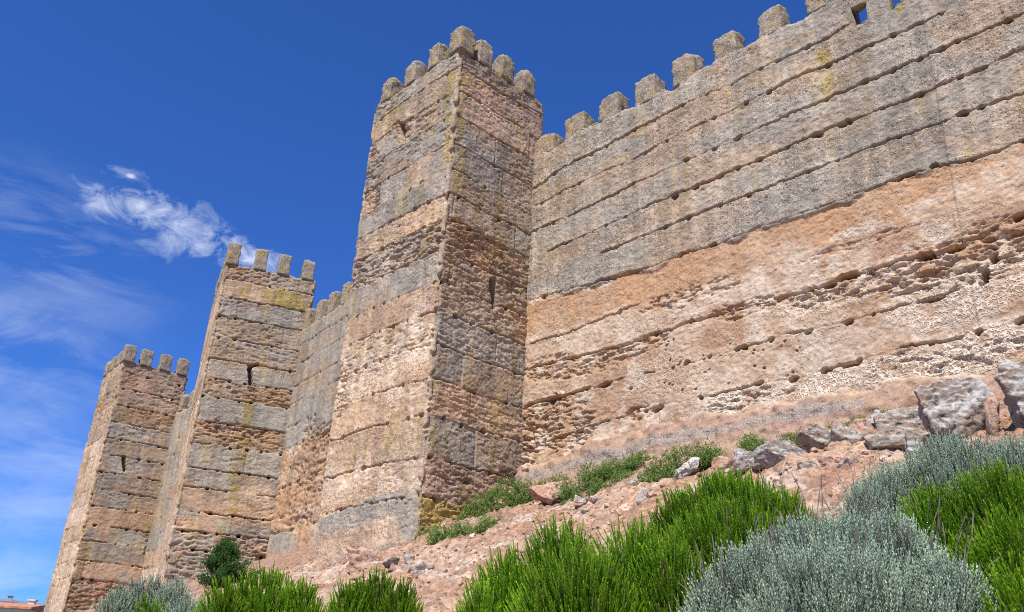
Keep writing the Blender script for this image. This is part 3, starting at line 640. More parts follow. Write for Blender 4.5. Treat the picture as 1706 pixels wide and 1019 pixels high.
def zat(px, py, p0, az):    # height where the sight line meets the wall face through p0
    q = inter(azel(px, py)[0], p0, az); return azel(px, py)[1]*np.linalg.norm(q)+HC
def sat(px, py, p0, az, A, d): return float((inter(azel(px, py)[0], p0, az)-A)@d)
JCL = [zat(530, 556, I2, CLAZ), zat(520, 592, I2, CLAZ), zat(510, 632, I2, CLAZ), zat(500, 665, I2, CLAZ), zat(500, 702, I2, CLAZ), zat(480, 745, I2, CLAZ), zat(480, 780, I2, CLAZ), zat(470, 812, I2, CLAZ), zat(480, 858, I2, CLAZ), zat(470, 885, I2, CLAZ)]
topCL = zat(540, 525, I2, CLAZ)
specCL = dict(c=[('g', 'p', 0.), ('g', 'p', 0.), ('g', 'p', 0), ('g', 'p', 0), ('p', 'g', .05), ('b', 'g', .0), ('t', 'r', .35), ('t', 'r', .3), ('t', 'o', .45), ('o', 't', .2), ('o', 'c', .2), ('o', 't', .4)],
    ev=.4, j0=.34, jd=.11, pp=.4, ya=.2, dk=.25, li=.2, peb=.6,
    eb=[(530, 730, 30, 34, -25, .9), (520, 790, 36, 34, -25, .8), (495, 870, 24, 16, -30, .9), (460, 900, 14, 22, 0, .7)],
    lb=[(490, 752, 26, 6, -22, 1.), (515, 850, 20, 12, 0, .7)], cb=[('b', [(470, 905, 28, 24, 0, 1.), (510, 690, 44, 22, -30, .7)]), ('o', [(470, 865, 22, 22, 0, .6)])], sb=[(470, 910, 28, 22, 0, 1.)])
mer = []
for x, y in ((509, 528), (531, 508), (552, 490), (576, 470)): mer.append(sat(x, y, I2, CLAZ, ACL, d144))
wall2 = curtain('short pale curtain wall in the middle, between the tall near tower and the middle tower', ACL, BCL, JCL, topCL, 3.0, specCL, 83, .05, .05, mer, .55, 1.05, I2+d144*3)

# ------------------------------------------------------------------ curtain wall between middle and far tower
B2back = C2+dirv(-23.)*4.1+dirv(69.5)*3.0
dd_ = (B2back-I3); az32 = math.degrees(math.atan2(dd_[0], dd_[1])); d32 = dd_/np.linalg.norm(dd_)
A3 = I3-d32*1.2; B3 = B2back+d32*1.
top3 = zat(297, 684, I3, az32)
J3w = [top3-.8*k for k in range(1, 13)]
spec3w = dict(c=[('g', 'p', 0.)]*5+[('p', 'g', .05)]*4+[('c', 't', .1), ('c', 'o', .3), ('o', 'c', .4), ('o', 'r', .6)], ev=.4, j0=.4, jd=.08, pp=.3, dk=.25, li=.2, peb=.6)
wall3 = curtain('narrow strip of curtain wall at the left, between the middle tower and the far tower', A3, B3, J3w, top3, 2.5, spec3w, 97, .07, .07, [1.2+.35, 1.2+1.45, 1.2+2.6, 1.2+3.7], .5, 1.0, I3+d32*2)

# ------------------------------------------------------------------ rocks
def rock_mesh(name, dims, seed, mat, sub=4, cuts=15, rough=.05, boxy=True, rugged=False):
    rg = np.random.default_rng(seed)
    bm = bmesh.new(); bmesh.ops.create_icosphere(bm, subdivisions=sub, radius=1)
    V = np.array([v.co[:] for v in bm.verts]); F = np.array([[v.index for v in f.verts] for f in bm.faces]); bm.free()
    for k in range(cuts):
        n = rg.normal(size=3); dcut = .50+rg.random()*.26
        if k < 6 and boxy:
            n = n*(.34 if rugged else .20); n[k % 3] += 1 if k < 3 else -1; dcut = (.54 if rugged else .44)+rg.random()*.14
        n /= np.linalg.norm(n)
        t = V@n; V = V-np.maximum(t-dcut, 0)[:, None]*n[None, :]*.96
    mx = np.abs(V).max(0); V = V/mx
    V = V*(1+(fbm(V*1.6+seed, 3, 200)-.5)[:, None]*.14)
    D = np.asarray(dims)/2; W_ = V*D
    nn = V/np.linalg.norm(V, axis=1)[:, None]
    if rugged: W_ = W_+nn*((fbm(W_*2.6+seed, 4, 211, .6)-.5)*.17-np.abs(fbm(W_*np.array([4., 4., 6.])+seed, 3, 214)-.5)*.12)[:, None]
    W_ = W_+nn*((fbm(W_*7+seed, 3, 204)-.5)*rough*2.2+(fbm(W_*np.array([9, 9, 22.])+seed, 3, 207)-.5)*rough*1.3)[:, None]
    return mesh(name, W_, [F], mat, True)
def rock(x, y, dist, wpx, hpx, depth, mat, label, seed, rot=(0, 0, 0), sink=.2, name='rock', cat='rock', group=None, lift=None, rough=.035, cuts=15):
    """a stone whose middle is seen at x, y at the given distance; size from its size in the photo"""
    p = at(x, y, dist); k = np.linalg.norm(p-CAM)/F_PX
    me = rock_mesh(name, (wpx*k, depth, hpx*k), seed, mat, 6 if wpx > 90 else (5 if wpx > 36 else (4 if wpx > 24 else 3)), cuts, rough, True, cat == 'boulder')
    o = link(name, me, None, p); o.rotation_euler = (R_(rot[0]), R_(rot[1]), R_(rot[2]+math.degrees(math.atan2(-p[0], p[1]))))
    tag(o, label, cat, group); return o
def ground_dist(x, y, lo=4., hi=40., extra=0.0):
    """distance at which the sight line at x, y meets the ground"""
    t = np.linspace(lo, hi, 1500); d = ray(x, y); h = math.hypot(d[0], d[1]); Q = CAM[None, :]+d[None, :]*(t/h)[:, None]
    g = gz(Q[:, 0], Q[:, 1]); b = np.where(Q[:, 2] < g+extra)[0]
    return float(t[b[0]]) if len(b) else hi
rng_a = [8, -12, 15, -6, 10, -14, 5, 9, -9]
def rk(x, y, w, h, dep, mat, label, seed, rot=(0, 0, 0), **kw):
    w *= 1.05; h *= 1.06
    dd = ground_dist(x, y+h*.42); return rock(x, y, dd+dep*.15, w, h, dep, mat, label, seed, rot, **kw)
rk(1592, 690, 104, 98, .85, M_BOULDER, 'big blocky grey boulder with black lichen, whole, beside the wall foot', 1, (4, -6, 0), name='boulder', cat='boulder', rough=.04, cuts=11)
rk(1740, 666, 128, 128, .95, M_BOULDER, 'big grey boulder cut off by the right edge of the photo', 22, (0, 8, 0), name='boulder', cat='boulder', rough=.04, cuts=11)
rk(1508, 708, 100, 56, .7, M_SLAB, 'low flat-topped brown and grey rock left of the big boulder', 3, (0, 4, 10))
rk(1438, 716, 46, 40, .4, M_PINK, 'smooth orange stone block among the grey rocks', 4, (0, 0, 0))
rk(1412, 733, 70, 46, .5, M_SLAB, 'thick grey slab right of the leaning brown slab', 5, (-22, 36, 0))
rk(1370, 742, 88, 34, .6, M_SLAB, 'leaning brown slab with a dark hollow beneath it', 6, (-24, 36, 0))
rk(1310, 763, 92, 40, .6, M_BOULDER, 'long grey slab tilted down to the right', 7, (-20, 28, 10))
rk(1243, 768, 44, 36, .4, M_PALE, 'small pale grey stone just behind the green bush top', 8, (0, -14, 0))
rk(1140, 786, 60, 26, .35, M_PALE, 'whitish narrow slab rising to the right on the bank', 9, (0, -28, 10))
rk(1088, 776, 26, 22, .25, M_PINK, 'small pink stone between the green weeds', 10)
rk(1066, 806, 44, 20, .35, M_SLAB, 'flat grey stone ledge in the earth bank', 11, (0, -8, 0))
rk(1070, 830, 18, 28, .2, M_PALE, 'small upright stone below the flat grey ledge', 12, (0, 8, 0))
rk(925, 820, 80, 34, .5, M_PINK, 'long pinkish slab lying on the bank below the weeds', 13, (0, -20, 10))
rk(967, 833, 26, 16, .2, M_PALE, 'small rounded grey stone below the pink slab', 14)
rk(768, 843, 32, 18, .3, M_PALE, 'whitish stone set at the foot of the near tower', 15, (0, 6, 0))
rk(602, 931, 52, 34, .55, M_PINK, 'smooth pink rock fallen at the foot of the near tower', 16, (0, -8, 20))
rk(652, 938, 26, 20, .3, M_SLAB, 'grey broken stone right of the smooth pink rock', 17)
rk(682, 934, 20, 16, .25, M_PALE, 'pale broken stone in the rubble below the tower corner', 18)
rk(1478, 738, 70, 30, .4, M_SLAB, 'flat dark stone beneath the flat-topped brown rock', 19, (0, 3, 0))
rk(1652, 700, 22, 70, .5, M_PINK, 'brown stone wedged between the two big boulders', 20, (0, 10, 0))
rk(1440, 745, 24, 18, .25, M_PINK, 'small brown stone below the orange block', 21)
for k, (x, y, w_, h_, m_, lab) in enumerate([(1272, 768, 40, 30, M_SLAB, 'small tan stone tucked left of the long tilted slab'), (1345, 785, 44, 30, M_SLAB, 'brown stone below the long tilted slab'), (1388, 772, 40, 30, M_PINK, 'reddish stone in the hollow under the leaning slab'), (1462, 700, 34, 28, M_BOULDER, 'grey stone between the orange block and the flat-topped rock'), (1528, 742, 56, 36, M_BOULDER, 'rounded grey stone at the foot of the big blocky boulder'), (1405, 782, 40, 26, M_SLAB, 'tan stone low in the bank beside the grey green bush'), (1205, 772, 34, 24, M_PINK, 'reddish stone between two weed clumps above the green bush')]):
    rk(x, y, w_, h_, .35, m_, lab, 60+k, (rng_a[k], -rng_a[-k-1], 20*k))
LRUB = 'small broken stone lying in the pink scree below the near tower'
rr = random.Random(8)
spots = []
for k in range(46):
    x = rr.uniform(560, 900); y = rr.uniform(900, 1000)
    if y < 985-(x-560)*.30+0 or y > 1010: y = 985-(x-560)*.30+rr.uniform(-15, 60)
    spots.append((x, y))
for k in range(24):
    x = rr.uniform(900, 1110); spots.append((x, 880-(x-900)*.27+rr.uniform(-30, 25)))
for k in range(20):
    x = rr.uniform(1260, 1420); spots.append((x, 795-(x-1260)*.05+rr.uniform(-15, 45)))
for k, (x, y) in enumerate(spots):
    dd = ground_dist(x, y); w = rr.uniform(9, 24); 
    rock(x, y, dd, w, w*rr.uniform(.5, .8), w/1480*dd*rr.uniform(.8, 1.3), rr.choice([M_PINK, M_PINK, M_PALE, M_SLAB]), LRUB if k < 46 else ('small loose stone on the bare earth bank behind the bushes' if k < 70 else 'small stone in the dry earth below the tilted slabs'), 300+k, (rr.uniform(-25, 25), rr.uniform(-25, 25), rr.uniform(0, 180)), name='rubble_stone', cat='stone',
         group='rubble stones below the near tower' if k < 46 else ('loose stones on the earth bank' if k < 70 else 'small stones below the tilted slabs'), rough=.012)
# gravel: uncountable chips, one object
bm = bmesh.new(); bmesh.ops.create_icosphere(bm, subdivisions=1, radius=1); IV = np.array([v.co[:] for v in bm.verts]); IF = np.array([[v.index for v in f.verts] for f in bm.faces]); bm.free()
ng = 3000; gu = RNG.uniform(5.5, 14.2, ng); gv = RNG.uniform(-19, -1, ng)
gxp = .724*gu+.69*gv; gyp = .69*gu-.724*gv; gzz = gzr(gxp, gyp)
sz = np.exp(RNG.normal(-3.75, .5, ng)).clip(.008, .09)
VV = IV[None]*RNG.uniform(.6, 1.3, (ng, 12, 3))*sz[:, None, None]; VV[:, :, 2] *= .65
VV = VV+np.stack([gxp, gyp, gzz+sz*.15], 1)[:, None, :]
FF = IF[None]+(np.arange(ng)*12)[:, None, None]
gc = np.array([[.50, .31, .22], [.56, .42, .32], [.40, .24, .17], [.58, .52, .45]])[RNG.integers(0, 4, ng)]*RNG.uniform(.8, 1.15, (ng, 1))
gv_ob = link('gravel', mesh('gravel', VV.reshape(-1, 3), [FF.reshape(-1, 3)], M_GROUND, False, {'tone': np.repeat(gc, 12, 0)}))
tag(gv_ob, 'loose pinkish gravel and stone chips on the slope', 'gravel', None, 'stuff')

# ------------------------------------------------------------------ plants
def tube(p, r, seg=6):
    p = np.asarray(p, float); r = np.asarray(r, float); n = len(p); V = []
    for i in range(n):
        t = p[min(i+1, n-1)]-p[max(i-1, 0)]; t /= np.linalg.norm(t)+1e-9
        a = np.cross(t, [0.3, .9, .2]); a /= np.linalg.norm(a); b = np.cross(t, a)
        for k in range(seg):
            q = 2*PI*k/seg; V.append(p[i]+(a*math.cos(q)+b*math.sin(q))*r[i])
    F = [[i*seg+k, i*seg+(k+1) % seg, (i+1)*seg+(k+1) % seg, (i+1)*seg+k] for i in range(n-1) for k in range(seg)]
    return np.array(V), np.array(F)
def join(L):
    Vs = []; Fs = []; o = 0
    for V, F in L: Vs.append(V); Fs.append(F+o); o += len(V)
    return np.vstack(Vs), np.vstack(Fs)

def shoots(tips, dirs, length, nneed, nl, nw, spread, tip_col, low_col, rg, bend=.25, tipw=.3):
    """needle-clad shoots: every needle a narrow triangle set round a bent axis. tips N x 3"""
    n = len(tips); L = length[:, None]
    side = rg.normal(size=(n, 3)); side -= (side*dirs).sum(1)[:, None]*dirs; side /= np.linalg.norm(side, axis=1)[:, None]; oth = np.cross(dirs, side)
    t = np.linspace(0, 1, nneed)[None, :]+rg.uniform(-.5, .5, (n, nneed))/nneed
    ph = (np.arange(nneed)*2.399)[None, :]+rg.uniform(0, 6.28, (n, 1))
    base = tips[:, None, :]-dirs[:, None, :]*(L*(1-t))[:, :, None]+side[:, None, :]*(bend*L*(1-t)**2)[:, :, None]
    rad = side[:, None, :]*np.cos(ph)[:, :, None]+oth[:, None, :]*np.sin(ph)[:, :, None]
    sp = spread*(1-.55*t)
    nd = dirs[:, None, :]*(1-sp*.55)[:, :, None]+rad*sp[:, :, None]; nd /= np.linalg.norm(nd, axis=2)[:, :, None]
    ll = nl*(1-tipw*t)*rg.uniform(.7, 1.25, (n, nneed))
    wv = np.cross(nd, rad); wv /= np.linalg.norm(wv, axis=2)[:, :, None]+1e-9
    w = nw*rg.uniform(.75, 1.25, (n, nneed))[:, :, None]
    a = base-wv*w*.5; b = base+wv*w*.5; c = base+nd*ll[:, :, None]; mdl = base+nd*(ll*.55)[:, :, None]
    V = np.stack([a, b, mdl+wv*w*.55, c, mdl-wv*w*.55], 2).reshape(-1, 3)
    F = np.arange(n*nneed*5).reshape(-1, 5)
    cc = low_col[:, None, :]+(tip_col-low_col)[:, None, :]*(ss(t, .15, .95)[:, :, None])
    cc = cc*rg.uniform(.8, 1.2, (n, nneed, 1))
    return V, F, np.repeat(cc.reshape(-1, 3), 5, 0)

def dome_points(lobes, n, rg, low=.0, depth=.35):
    """points in the outer skin of a cluster of rounded lobes; returns point, outward direction, depth below the skin"""
    w = np.array([l[3]*l[4] for l in lobes]); w = w/w.sum(); k = rg.choice(len(lobes), n*2, p=w)
    Lb = np.array(lobes)[k]                      # x y zbase rx rz(height) ry
    v = rg.normal(size=(n*2, 3)); v[:, 2] = np.abs(v[:, 2])*.9+low; v /= np.linalg.norm(v, axis=1)[:, None]
    q = 1-depth*rg.random(n*2)**1.6
    P = np.stack([Lb[:, 0]+v[:, 0]*Lb[:, 3]*q, Lb[:, 1]+v[:, 1]*Lb[:, 5]*q, Lb[:, 2]+v[:, 2]*Lb[:, 4]*q], 1)
    o = np.stack([v[:, 0]/Lb[:, 3], v[:, 1]/Lb[:, 5], v[:, 2]/Lb[:, 4]], 1); o /= np.linalg.norm(o, axis=1)[:, None]
    keep = np.ones(n*2, bool)
    for j, l in enumerate(lobes):
        r = ((P[:, 0]-l[0])/l[3])**2+((P[:, 1]-l[1])/l[5])**2+(np.maximum(P[:, 2]-l[2], 0)/l[4])**2
        keep &= (k == j) | (r > .60)
    i = np.where(keep)[0][:n]
    return P[i], o[i], q[i]

def stems(root_xy, lobes, rg, n=16, r0=.022):
    L = []
    for k in range(n):
        l = lobes[rg.integers(len(lobes))]; a = rg.uniform(0, 6.28); q = rg.uniform(.2, .75)
        e = np.array([l[0]+math.cos(a)*l[3]*q, l[1]+math.sin(a)*l[5]*q, l[2]+l[4]*(1-q*q)**.5*.8])
        b = np.array([root_xy[0]+(l[0]-root_xy[0])*.6+rg.uniform(-.1, .1), root_xy[1]+(l[1]-root_xy[1])*.6+rg.uniform(-.1, .1), l[2]-.08])
        m1_ = b*.6+e*.4+np.array([rg.uniform(-.08, .08), rg.uniform(-.08, .08), -.02])
        L.append(tube([b, m1_, m1_*.45+e*.55+[0, 0, .03], e], [r0, r0*.75, r0*.5, r0*.2]))
    return join(L)

def bush(kind, name, label, cat, lobes, n, seed, group, dist=7., stalk=0):
    """lobes in world coordinates: x, y, zbase, rx, height, ry"""
    rg = np.random.default_rng(seed); org = np.array([np.mean([l[0] for l in lobes]), np.mean([l[1] for l in lobes]), 0]); org[2] = float(gz(org[0], org[1]))
    root = thing(name, label, cat, org, group)
    kk = max(1., dist/7.5)
    if kind == 'green':
        P, o, q = dome_points(lobes, n, rg, .05, .5)
        d = o*.42+np.array([-.10, 0, .85])+rg.normal(size=(len(P), 3))*.10; d /= np.linalg.norm(d, axis=1)[:, None]
        hol = noise(P*3.3, seed % 40)+noise(P*7.1, seed % 41)*.5; kp = (hol > .44) | (rg.random(len(P)) < .4); P, o, d = P[kp], o[kp], d[kp]
        P = P+d*rg.uniform(-.05, .055, len(P))[:, None]*kk**.3
        ln = rg.uniform(.14, .26, len(P))
        cl = noise(P*2.2, seed % 50); v = rg.random((len(P), 1))
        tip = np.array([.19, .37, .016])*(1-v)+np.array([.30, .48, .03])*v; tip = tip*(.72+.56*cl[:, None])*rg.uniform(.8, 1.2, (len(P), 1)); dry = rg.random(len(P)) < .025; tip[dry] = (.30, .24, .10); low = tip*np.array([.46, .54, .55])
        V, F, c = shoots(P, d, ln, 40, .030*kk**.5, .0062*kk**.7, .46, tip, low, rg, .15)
        mat = M_LEAF
    else:
        P, o, q = dome_points(lobes, n, rg, .05, .45)
        d = o*.45+np.array([-.05, 0, .85])+rg.normal(size=(len(P), 3))*.15; d /= np.linalg.norm(d, axis=1)[:, None]
        hol = noise(P*4.2, seed % 40)+noise(P*9.1, seed % 41)*.6; kp = (hol > .58) | (rg.random(len(P)) < .22); P, o, d = P[kp], o[kp], d[kp]
        P = P+d*(rg.uniform(-.04, .05, len(P))+(noise(P*3.1, 7)-.5)*.12)[:, None]
        ln = rg.uniform(.13, .27, len(P)); cl = noise(P*2.6, seed % 50); v = rg.random((len(P), 1))
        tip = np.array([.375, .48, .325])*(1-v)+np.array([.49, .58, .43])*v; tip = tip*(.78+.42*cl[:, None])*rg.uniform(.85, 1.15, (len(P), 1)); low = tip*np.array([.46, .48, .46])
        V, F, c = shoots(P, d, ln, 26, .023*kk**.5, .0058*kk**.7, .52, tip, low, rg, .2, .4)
        mat = M_GREYLEAF
    link('foliage', mesh('foliage', V-org, [F], mat, False, {'tone': np.clip(c, .003, .8)}), root)
    V, F = stems(org, lobes, rg, 22, .02 if kind == 'green' else .014)
    link('stems', mesh('stems', V-org, [F], M_BARK, True), root)
    if stalk:
        P, o, q = dome_points(lobes, stalk, rg, .25, .1); L = []
        for p, oo in zip(P, o):
            dd = oo*.45+np.array([0, 0, .8])+rg.normal(size=3)*.16; dd /= np.linalg.norm(dd); ln = rg.uniform(.16, .34); bd = rg.normal(size=3)*.03
            L.append(tube([p-dd*.1, p+dd*ln*.6+bd*.5, p+dd*ln*.72+bd*.7, p+dd*ln*.9+bd, p+dd*ln+bd*1.2], [.002, .0016, .0042, .0038, .0012], 5))
        V, F = join(L)
        o_ = link('dry_flower_stalks', mesh('dry_flower_stalks', V-org, [F], M_STALK, True), root); o_['kind'] = 'stuff'
    return root

def lobe(x, ytop, dist, wpx, squash=.85, extra=.0, depth=None):
    """a rounded lobe whose top is seen at x, ytop, wpx wide, standing on the ground at that distance"""
    ytop -= 22*7.5/max(dist, 5.); p = at(x, ytop, dist); k = np.linalg.norm(p-CAM)/F_PX; rx = wpx*k/2; zb = float(gz(p[0], p[1]))-.1
    return (p[0], p[1], zb, rx, max(p[2]-zb-extra, .25), (depth or rx*squash))
GG = 'bright green bushes on the slope'; GS_ = 'grey green bushes on the slope'
bush('green', 'green_bush', 'large bright green two-humped bush at the bottom centre, below the near tower corner', 'bush',
     [lobe(935, 878, 7.3, 190), lobe(850, 935, 6.9, 190), lobe(1055, 884, 7.1, 230), lobe(960, 925, 6.5, 270), lobe(1115, 912, 6.8, 170), lobe(800, 985, 6.6, 120)], 10500, 501, GG, 7)
bush('green', 'green_bush', 'bright green bush on the bank behind the big grey bush, below the tilted slabs', 'bush',
     [lobe(1215, 800, 9.2, 250), lobe(1130, 830, 9.0, 140), lobe(1300, 828, 9.3, 130), lobe(1210, 850, 8.6, 260)], 7200, 502, GG, 9)
bush('green', 'green_bush', 'tall yellowish green bush at the right edge of the photo, beside the big grey bush', 'bush',
     [lobe(1650, 790, 7.0, 210), lobe(1548, 828, 6.9, 170), lobe(1520, 880, 6.8, 90), lobe(1690, 860, 6.2, 200), lobe(1745, 800, 7.0, 180), lobe(1620, 900, 6.3, 150), lobe(1690, 960, 5.6, 160)], 9800, 503, GG, 6.6)
bush('green', 'green_bush', 'bright green rounded bush at the bottom left, in front of the little dark conifer', 'bush',
     [lobe(445, 956, 11.0, 180), lobe(378, 974, 10.6, 110), lobe(505, 976, 10.8, 110)], 4200, 504, GG, 11)
bush('green', 'green_bush', 'bright green spiky bush at the bottom edge, below the fallen pink rock', 'bush',
     [lobe(628, 968, 9.8, 130), lobe(585, 982, 9.6, 90), lobe(672, 984, 9.6, 90)], 3400, 505, GG, 9.8)
bush('grey', 'grey_bush', 'biggest silver grey bush in the foreground, with dry flower stalks', 'bush',
     [lobe(1370, 872, 6.1, 330), lobe(1480, 885, 6.0, 230), lobe(1250, 930, 5.8, 230), lobe(1400, 925, 5.5, 420), lobe(1560, 945, 5.6, 170), lobe(1180, 985, 5.6, 120)], 21000, 601, GS_, 6, 130)
bush('grey', 'grey_bush', 'grey green bush below the big boulders, behind the green bush at the right edge', 'bush',
     [lobe(1590, 742, 9.6, 250), lobe(1480, 785, 9.2, 150), lobe(1690, 738, 9.4, 170), lobe(1440, 815, 9.0, 90)], 10000, 602, GS_, 9.5, 80)
bush('grey', 'grey_bush', 'grey green bush at the foot of the far tower, leftmost of the bushes', 'bush',
     [lobe(250, 964, 13.5, 130), lobe(198, 984, 13.2, 80), lobe(298, 972, 13.2, 90)], 4600, 603, GS_, 13.4, 20)
bush('grey', 'grey_bush', 'small grey bush at the bottom edge, left of the rounded green bush', 'bush',
     [lobe(312, 984, 11.6, 90), lobe(345, 996, 11.4, 70)], 1500, 604, GS_, 11.5, 20)
bush('green', 'green_bush', 'small yellow green bush between two grey bushes at the bottom left', 'bush',
     [lobe(268, 992, 11.9, 60), lobe(240, 1005, 11.7, 50)], 700, 605, GG, 11.8)

def weed(x, y, wpx, hpx, label, seed, n=900):
    wpx *= 1.3; hpx *= 1.25; n = int(n*1.9)
    rg = np.random.default_rng(seed); dd = ground_dist(x, y+hpx*.35); p = at(x, y+hpx*.35, dd); k = np.linalg.norm(p-CAM)/F_PX
    org = np.array([p[0], p[1], float(gz(p[0], p[1]))]); rx = wpx*k/2; h = max(hpx*k*.95, .14)
    az = math.atan2(p[0], p[1]); r_ = np.array([math.cos(az), -math.sin(az)])
    lb = []
    for q in np.linspace(-.7, .7, max(2, int(wpx/28))):
        c = p[:2]+r_*rx*q+rg.uniform(-.1, .1, 2); hh = h*rg.uniform(.7, 1.1)*(1-.45*q*q); lb.append((c[0], c[1], float(gz(*c))-.03, rx*.45+.05, hh, .28))
    for q in range(5):
        c = p[:2]+r_*rx*rg.uniform(-1.25, 1.25)+rg.uniform(-.3, .3, 2); lb.append((c[0], c[1], float(gz(*c))-.02, .10, h*rg.uniform(.25, .6), .10))
    P, o, qd = dome_points(lb, n, rg, .05, .6)
    kp = (noise(P*6., seed % 40) > .40) | (rg.random(len(P)) < .25); P, o = P[kp], o[kp]
    d = o*.7+np.array([0, 0, .5])+rg.normal(size=(len(P), 3))*.45; P = P+o*rg.uniform(-.03, .07, (len(P), 1)); d /= np.linalg.norm(d, axis=1)[:, None]
    v = rg.random((len(P), 1)); tip = np.array([.19, .33, .06])*(1-v)+np.array([.28, .39, .11])*v; low = tip*.6
    V, F, c = shoots(P, d, rg.uniform(.05, .15, len(P)), 9, .034, .012, .95, tip, low, rg, .3, .3)
    tag(link('weed_clump', mesh('weed_clump', V-org, [F], M_LEAF, False, {'tone': c}), None, org), label, 'weed', 'low green weeds at the wall foot')
weed(835, 832, 90, 46, 'low green weed clump at the right foot of the near tower, by the pink slab', 701, 1100)
weed(905, 812, 70, 26, 'thin green weed strip above the long pinkish slab', 702, 500)
weed(985, 797, 80, 40, 'green weed clump on the bank, right of the pink slab', 703, 1100)
weed(1050, 770, 70, 28, 'green weed clump against the wall foot above the flat ledge', 704, 700)
weed(1130, 776, 90, 46, 'widest green weed clump, above the whitish narrow slab', 705, 1200)
weed(1228, 745, 64, 28, 'green weed clump above the small pale grey stone', 706, 600)
weed(1342, 726, 70, 26, 'green weed clump behind the leaning brown slab', 707, 600)
weed(775, 880, 80, 32, 'low green weed clump on the open scree right of the tower corner', 708, 900)
weed(710, 888, 24, 14, 'tiny green tuft right at the near tower corner', 709, 150)
weed(1455, 690, 40, 16, 'sparse green weed sprig above the orange stone block', 710, 160)
weed(1020, 800, 50, 26, 'greyish weed clump beside the flat grey ledge', 711, 500)
weed(838, 856, 50, 20, 'short weed tuft just below the weeds by the tower', 712, 400)

# little dark conifer in front of the middle tower
def conifer():
    rg = np.random.default_rng(77); dd = 25.; p = at(367, 960, dd); org = np.array([p[0], p[1], float(gz(p[0], p[1]))])
    top = at(366, 893, dd)[2]; H = top-org[2]
    root = thing('conifer_shrub', 'small dark green conifer shrub standing in front of the middle tower', 'shrub', org)
    L = [tube([org-[0, 0, .1], org+[.02, 0, H*.35], org+[-.03, .02, H*.7], org+[0, 0, H*.97]], [.06, .05, .03, .008], 7)]
    ends = []
    for k in range(95):
        f = rg.uniform(.10, .97); a = rg.uniform(0, 6.28); w = 1.15*(1-f)*min(1, f*4)*rg.uniform(.6, 1.15)*(1+.2*math.cos(a-.5))+.02
        b = org+np.array([0, 0, H*f*.86]); e = org+np.array([math.cos(a)*w, math.sin(a)*w, H*min(f*.86+.10+.05*w, .98)])
        L.append(tube([b, (b+e)/2+[0, 0, -.02], e], [.016, .010, .004], 5)); ends.append((b, e))
    V, F = join(L); link('trunk', mesh('trunk', V-org, [F], M_BARK, True), root)
    P = []; D_ = []
    for b, e in ends:
        for q in range(40):
            t = rg.uniform(.3, 1.08); c = b+(e-b)*t+rg.normal(size=3)*.055; P.append(c); v = (e-b)*.8+np.array([0, 0, .35])+rg.normal(size=3)*.3; D_.append(v/np.linalg.norm(v))
    P = np.array(P); D_ = np.array(D_); v = rg.random((len(P), 1)); tip = np.array([.07, .165, .035])*(1-v)+np.array([.11, .22, .05])*v
    V, F, c = shoots(P, D_, rg.uniform(.07, .14, len(P)), 10, .05, .018, .7, tip, tip*.6, rg, .2)
    link('crown', mesh('crown', V-org, [F], M_LEAF, False, {'tone': c}), root)
conifer()

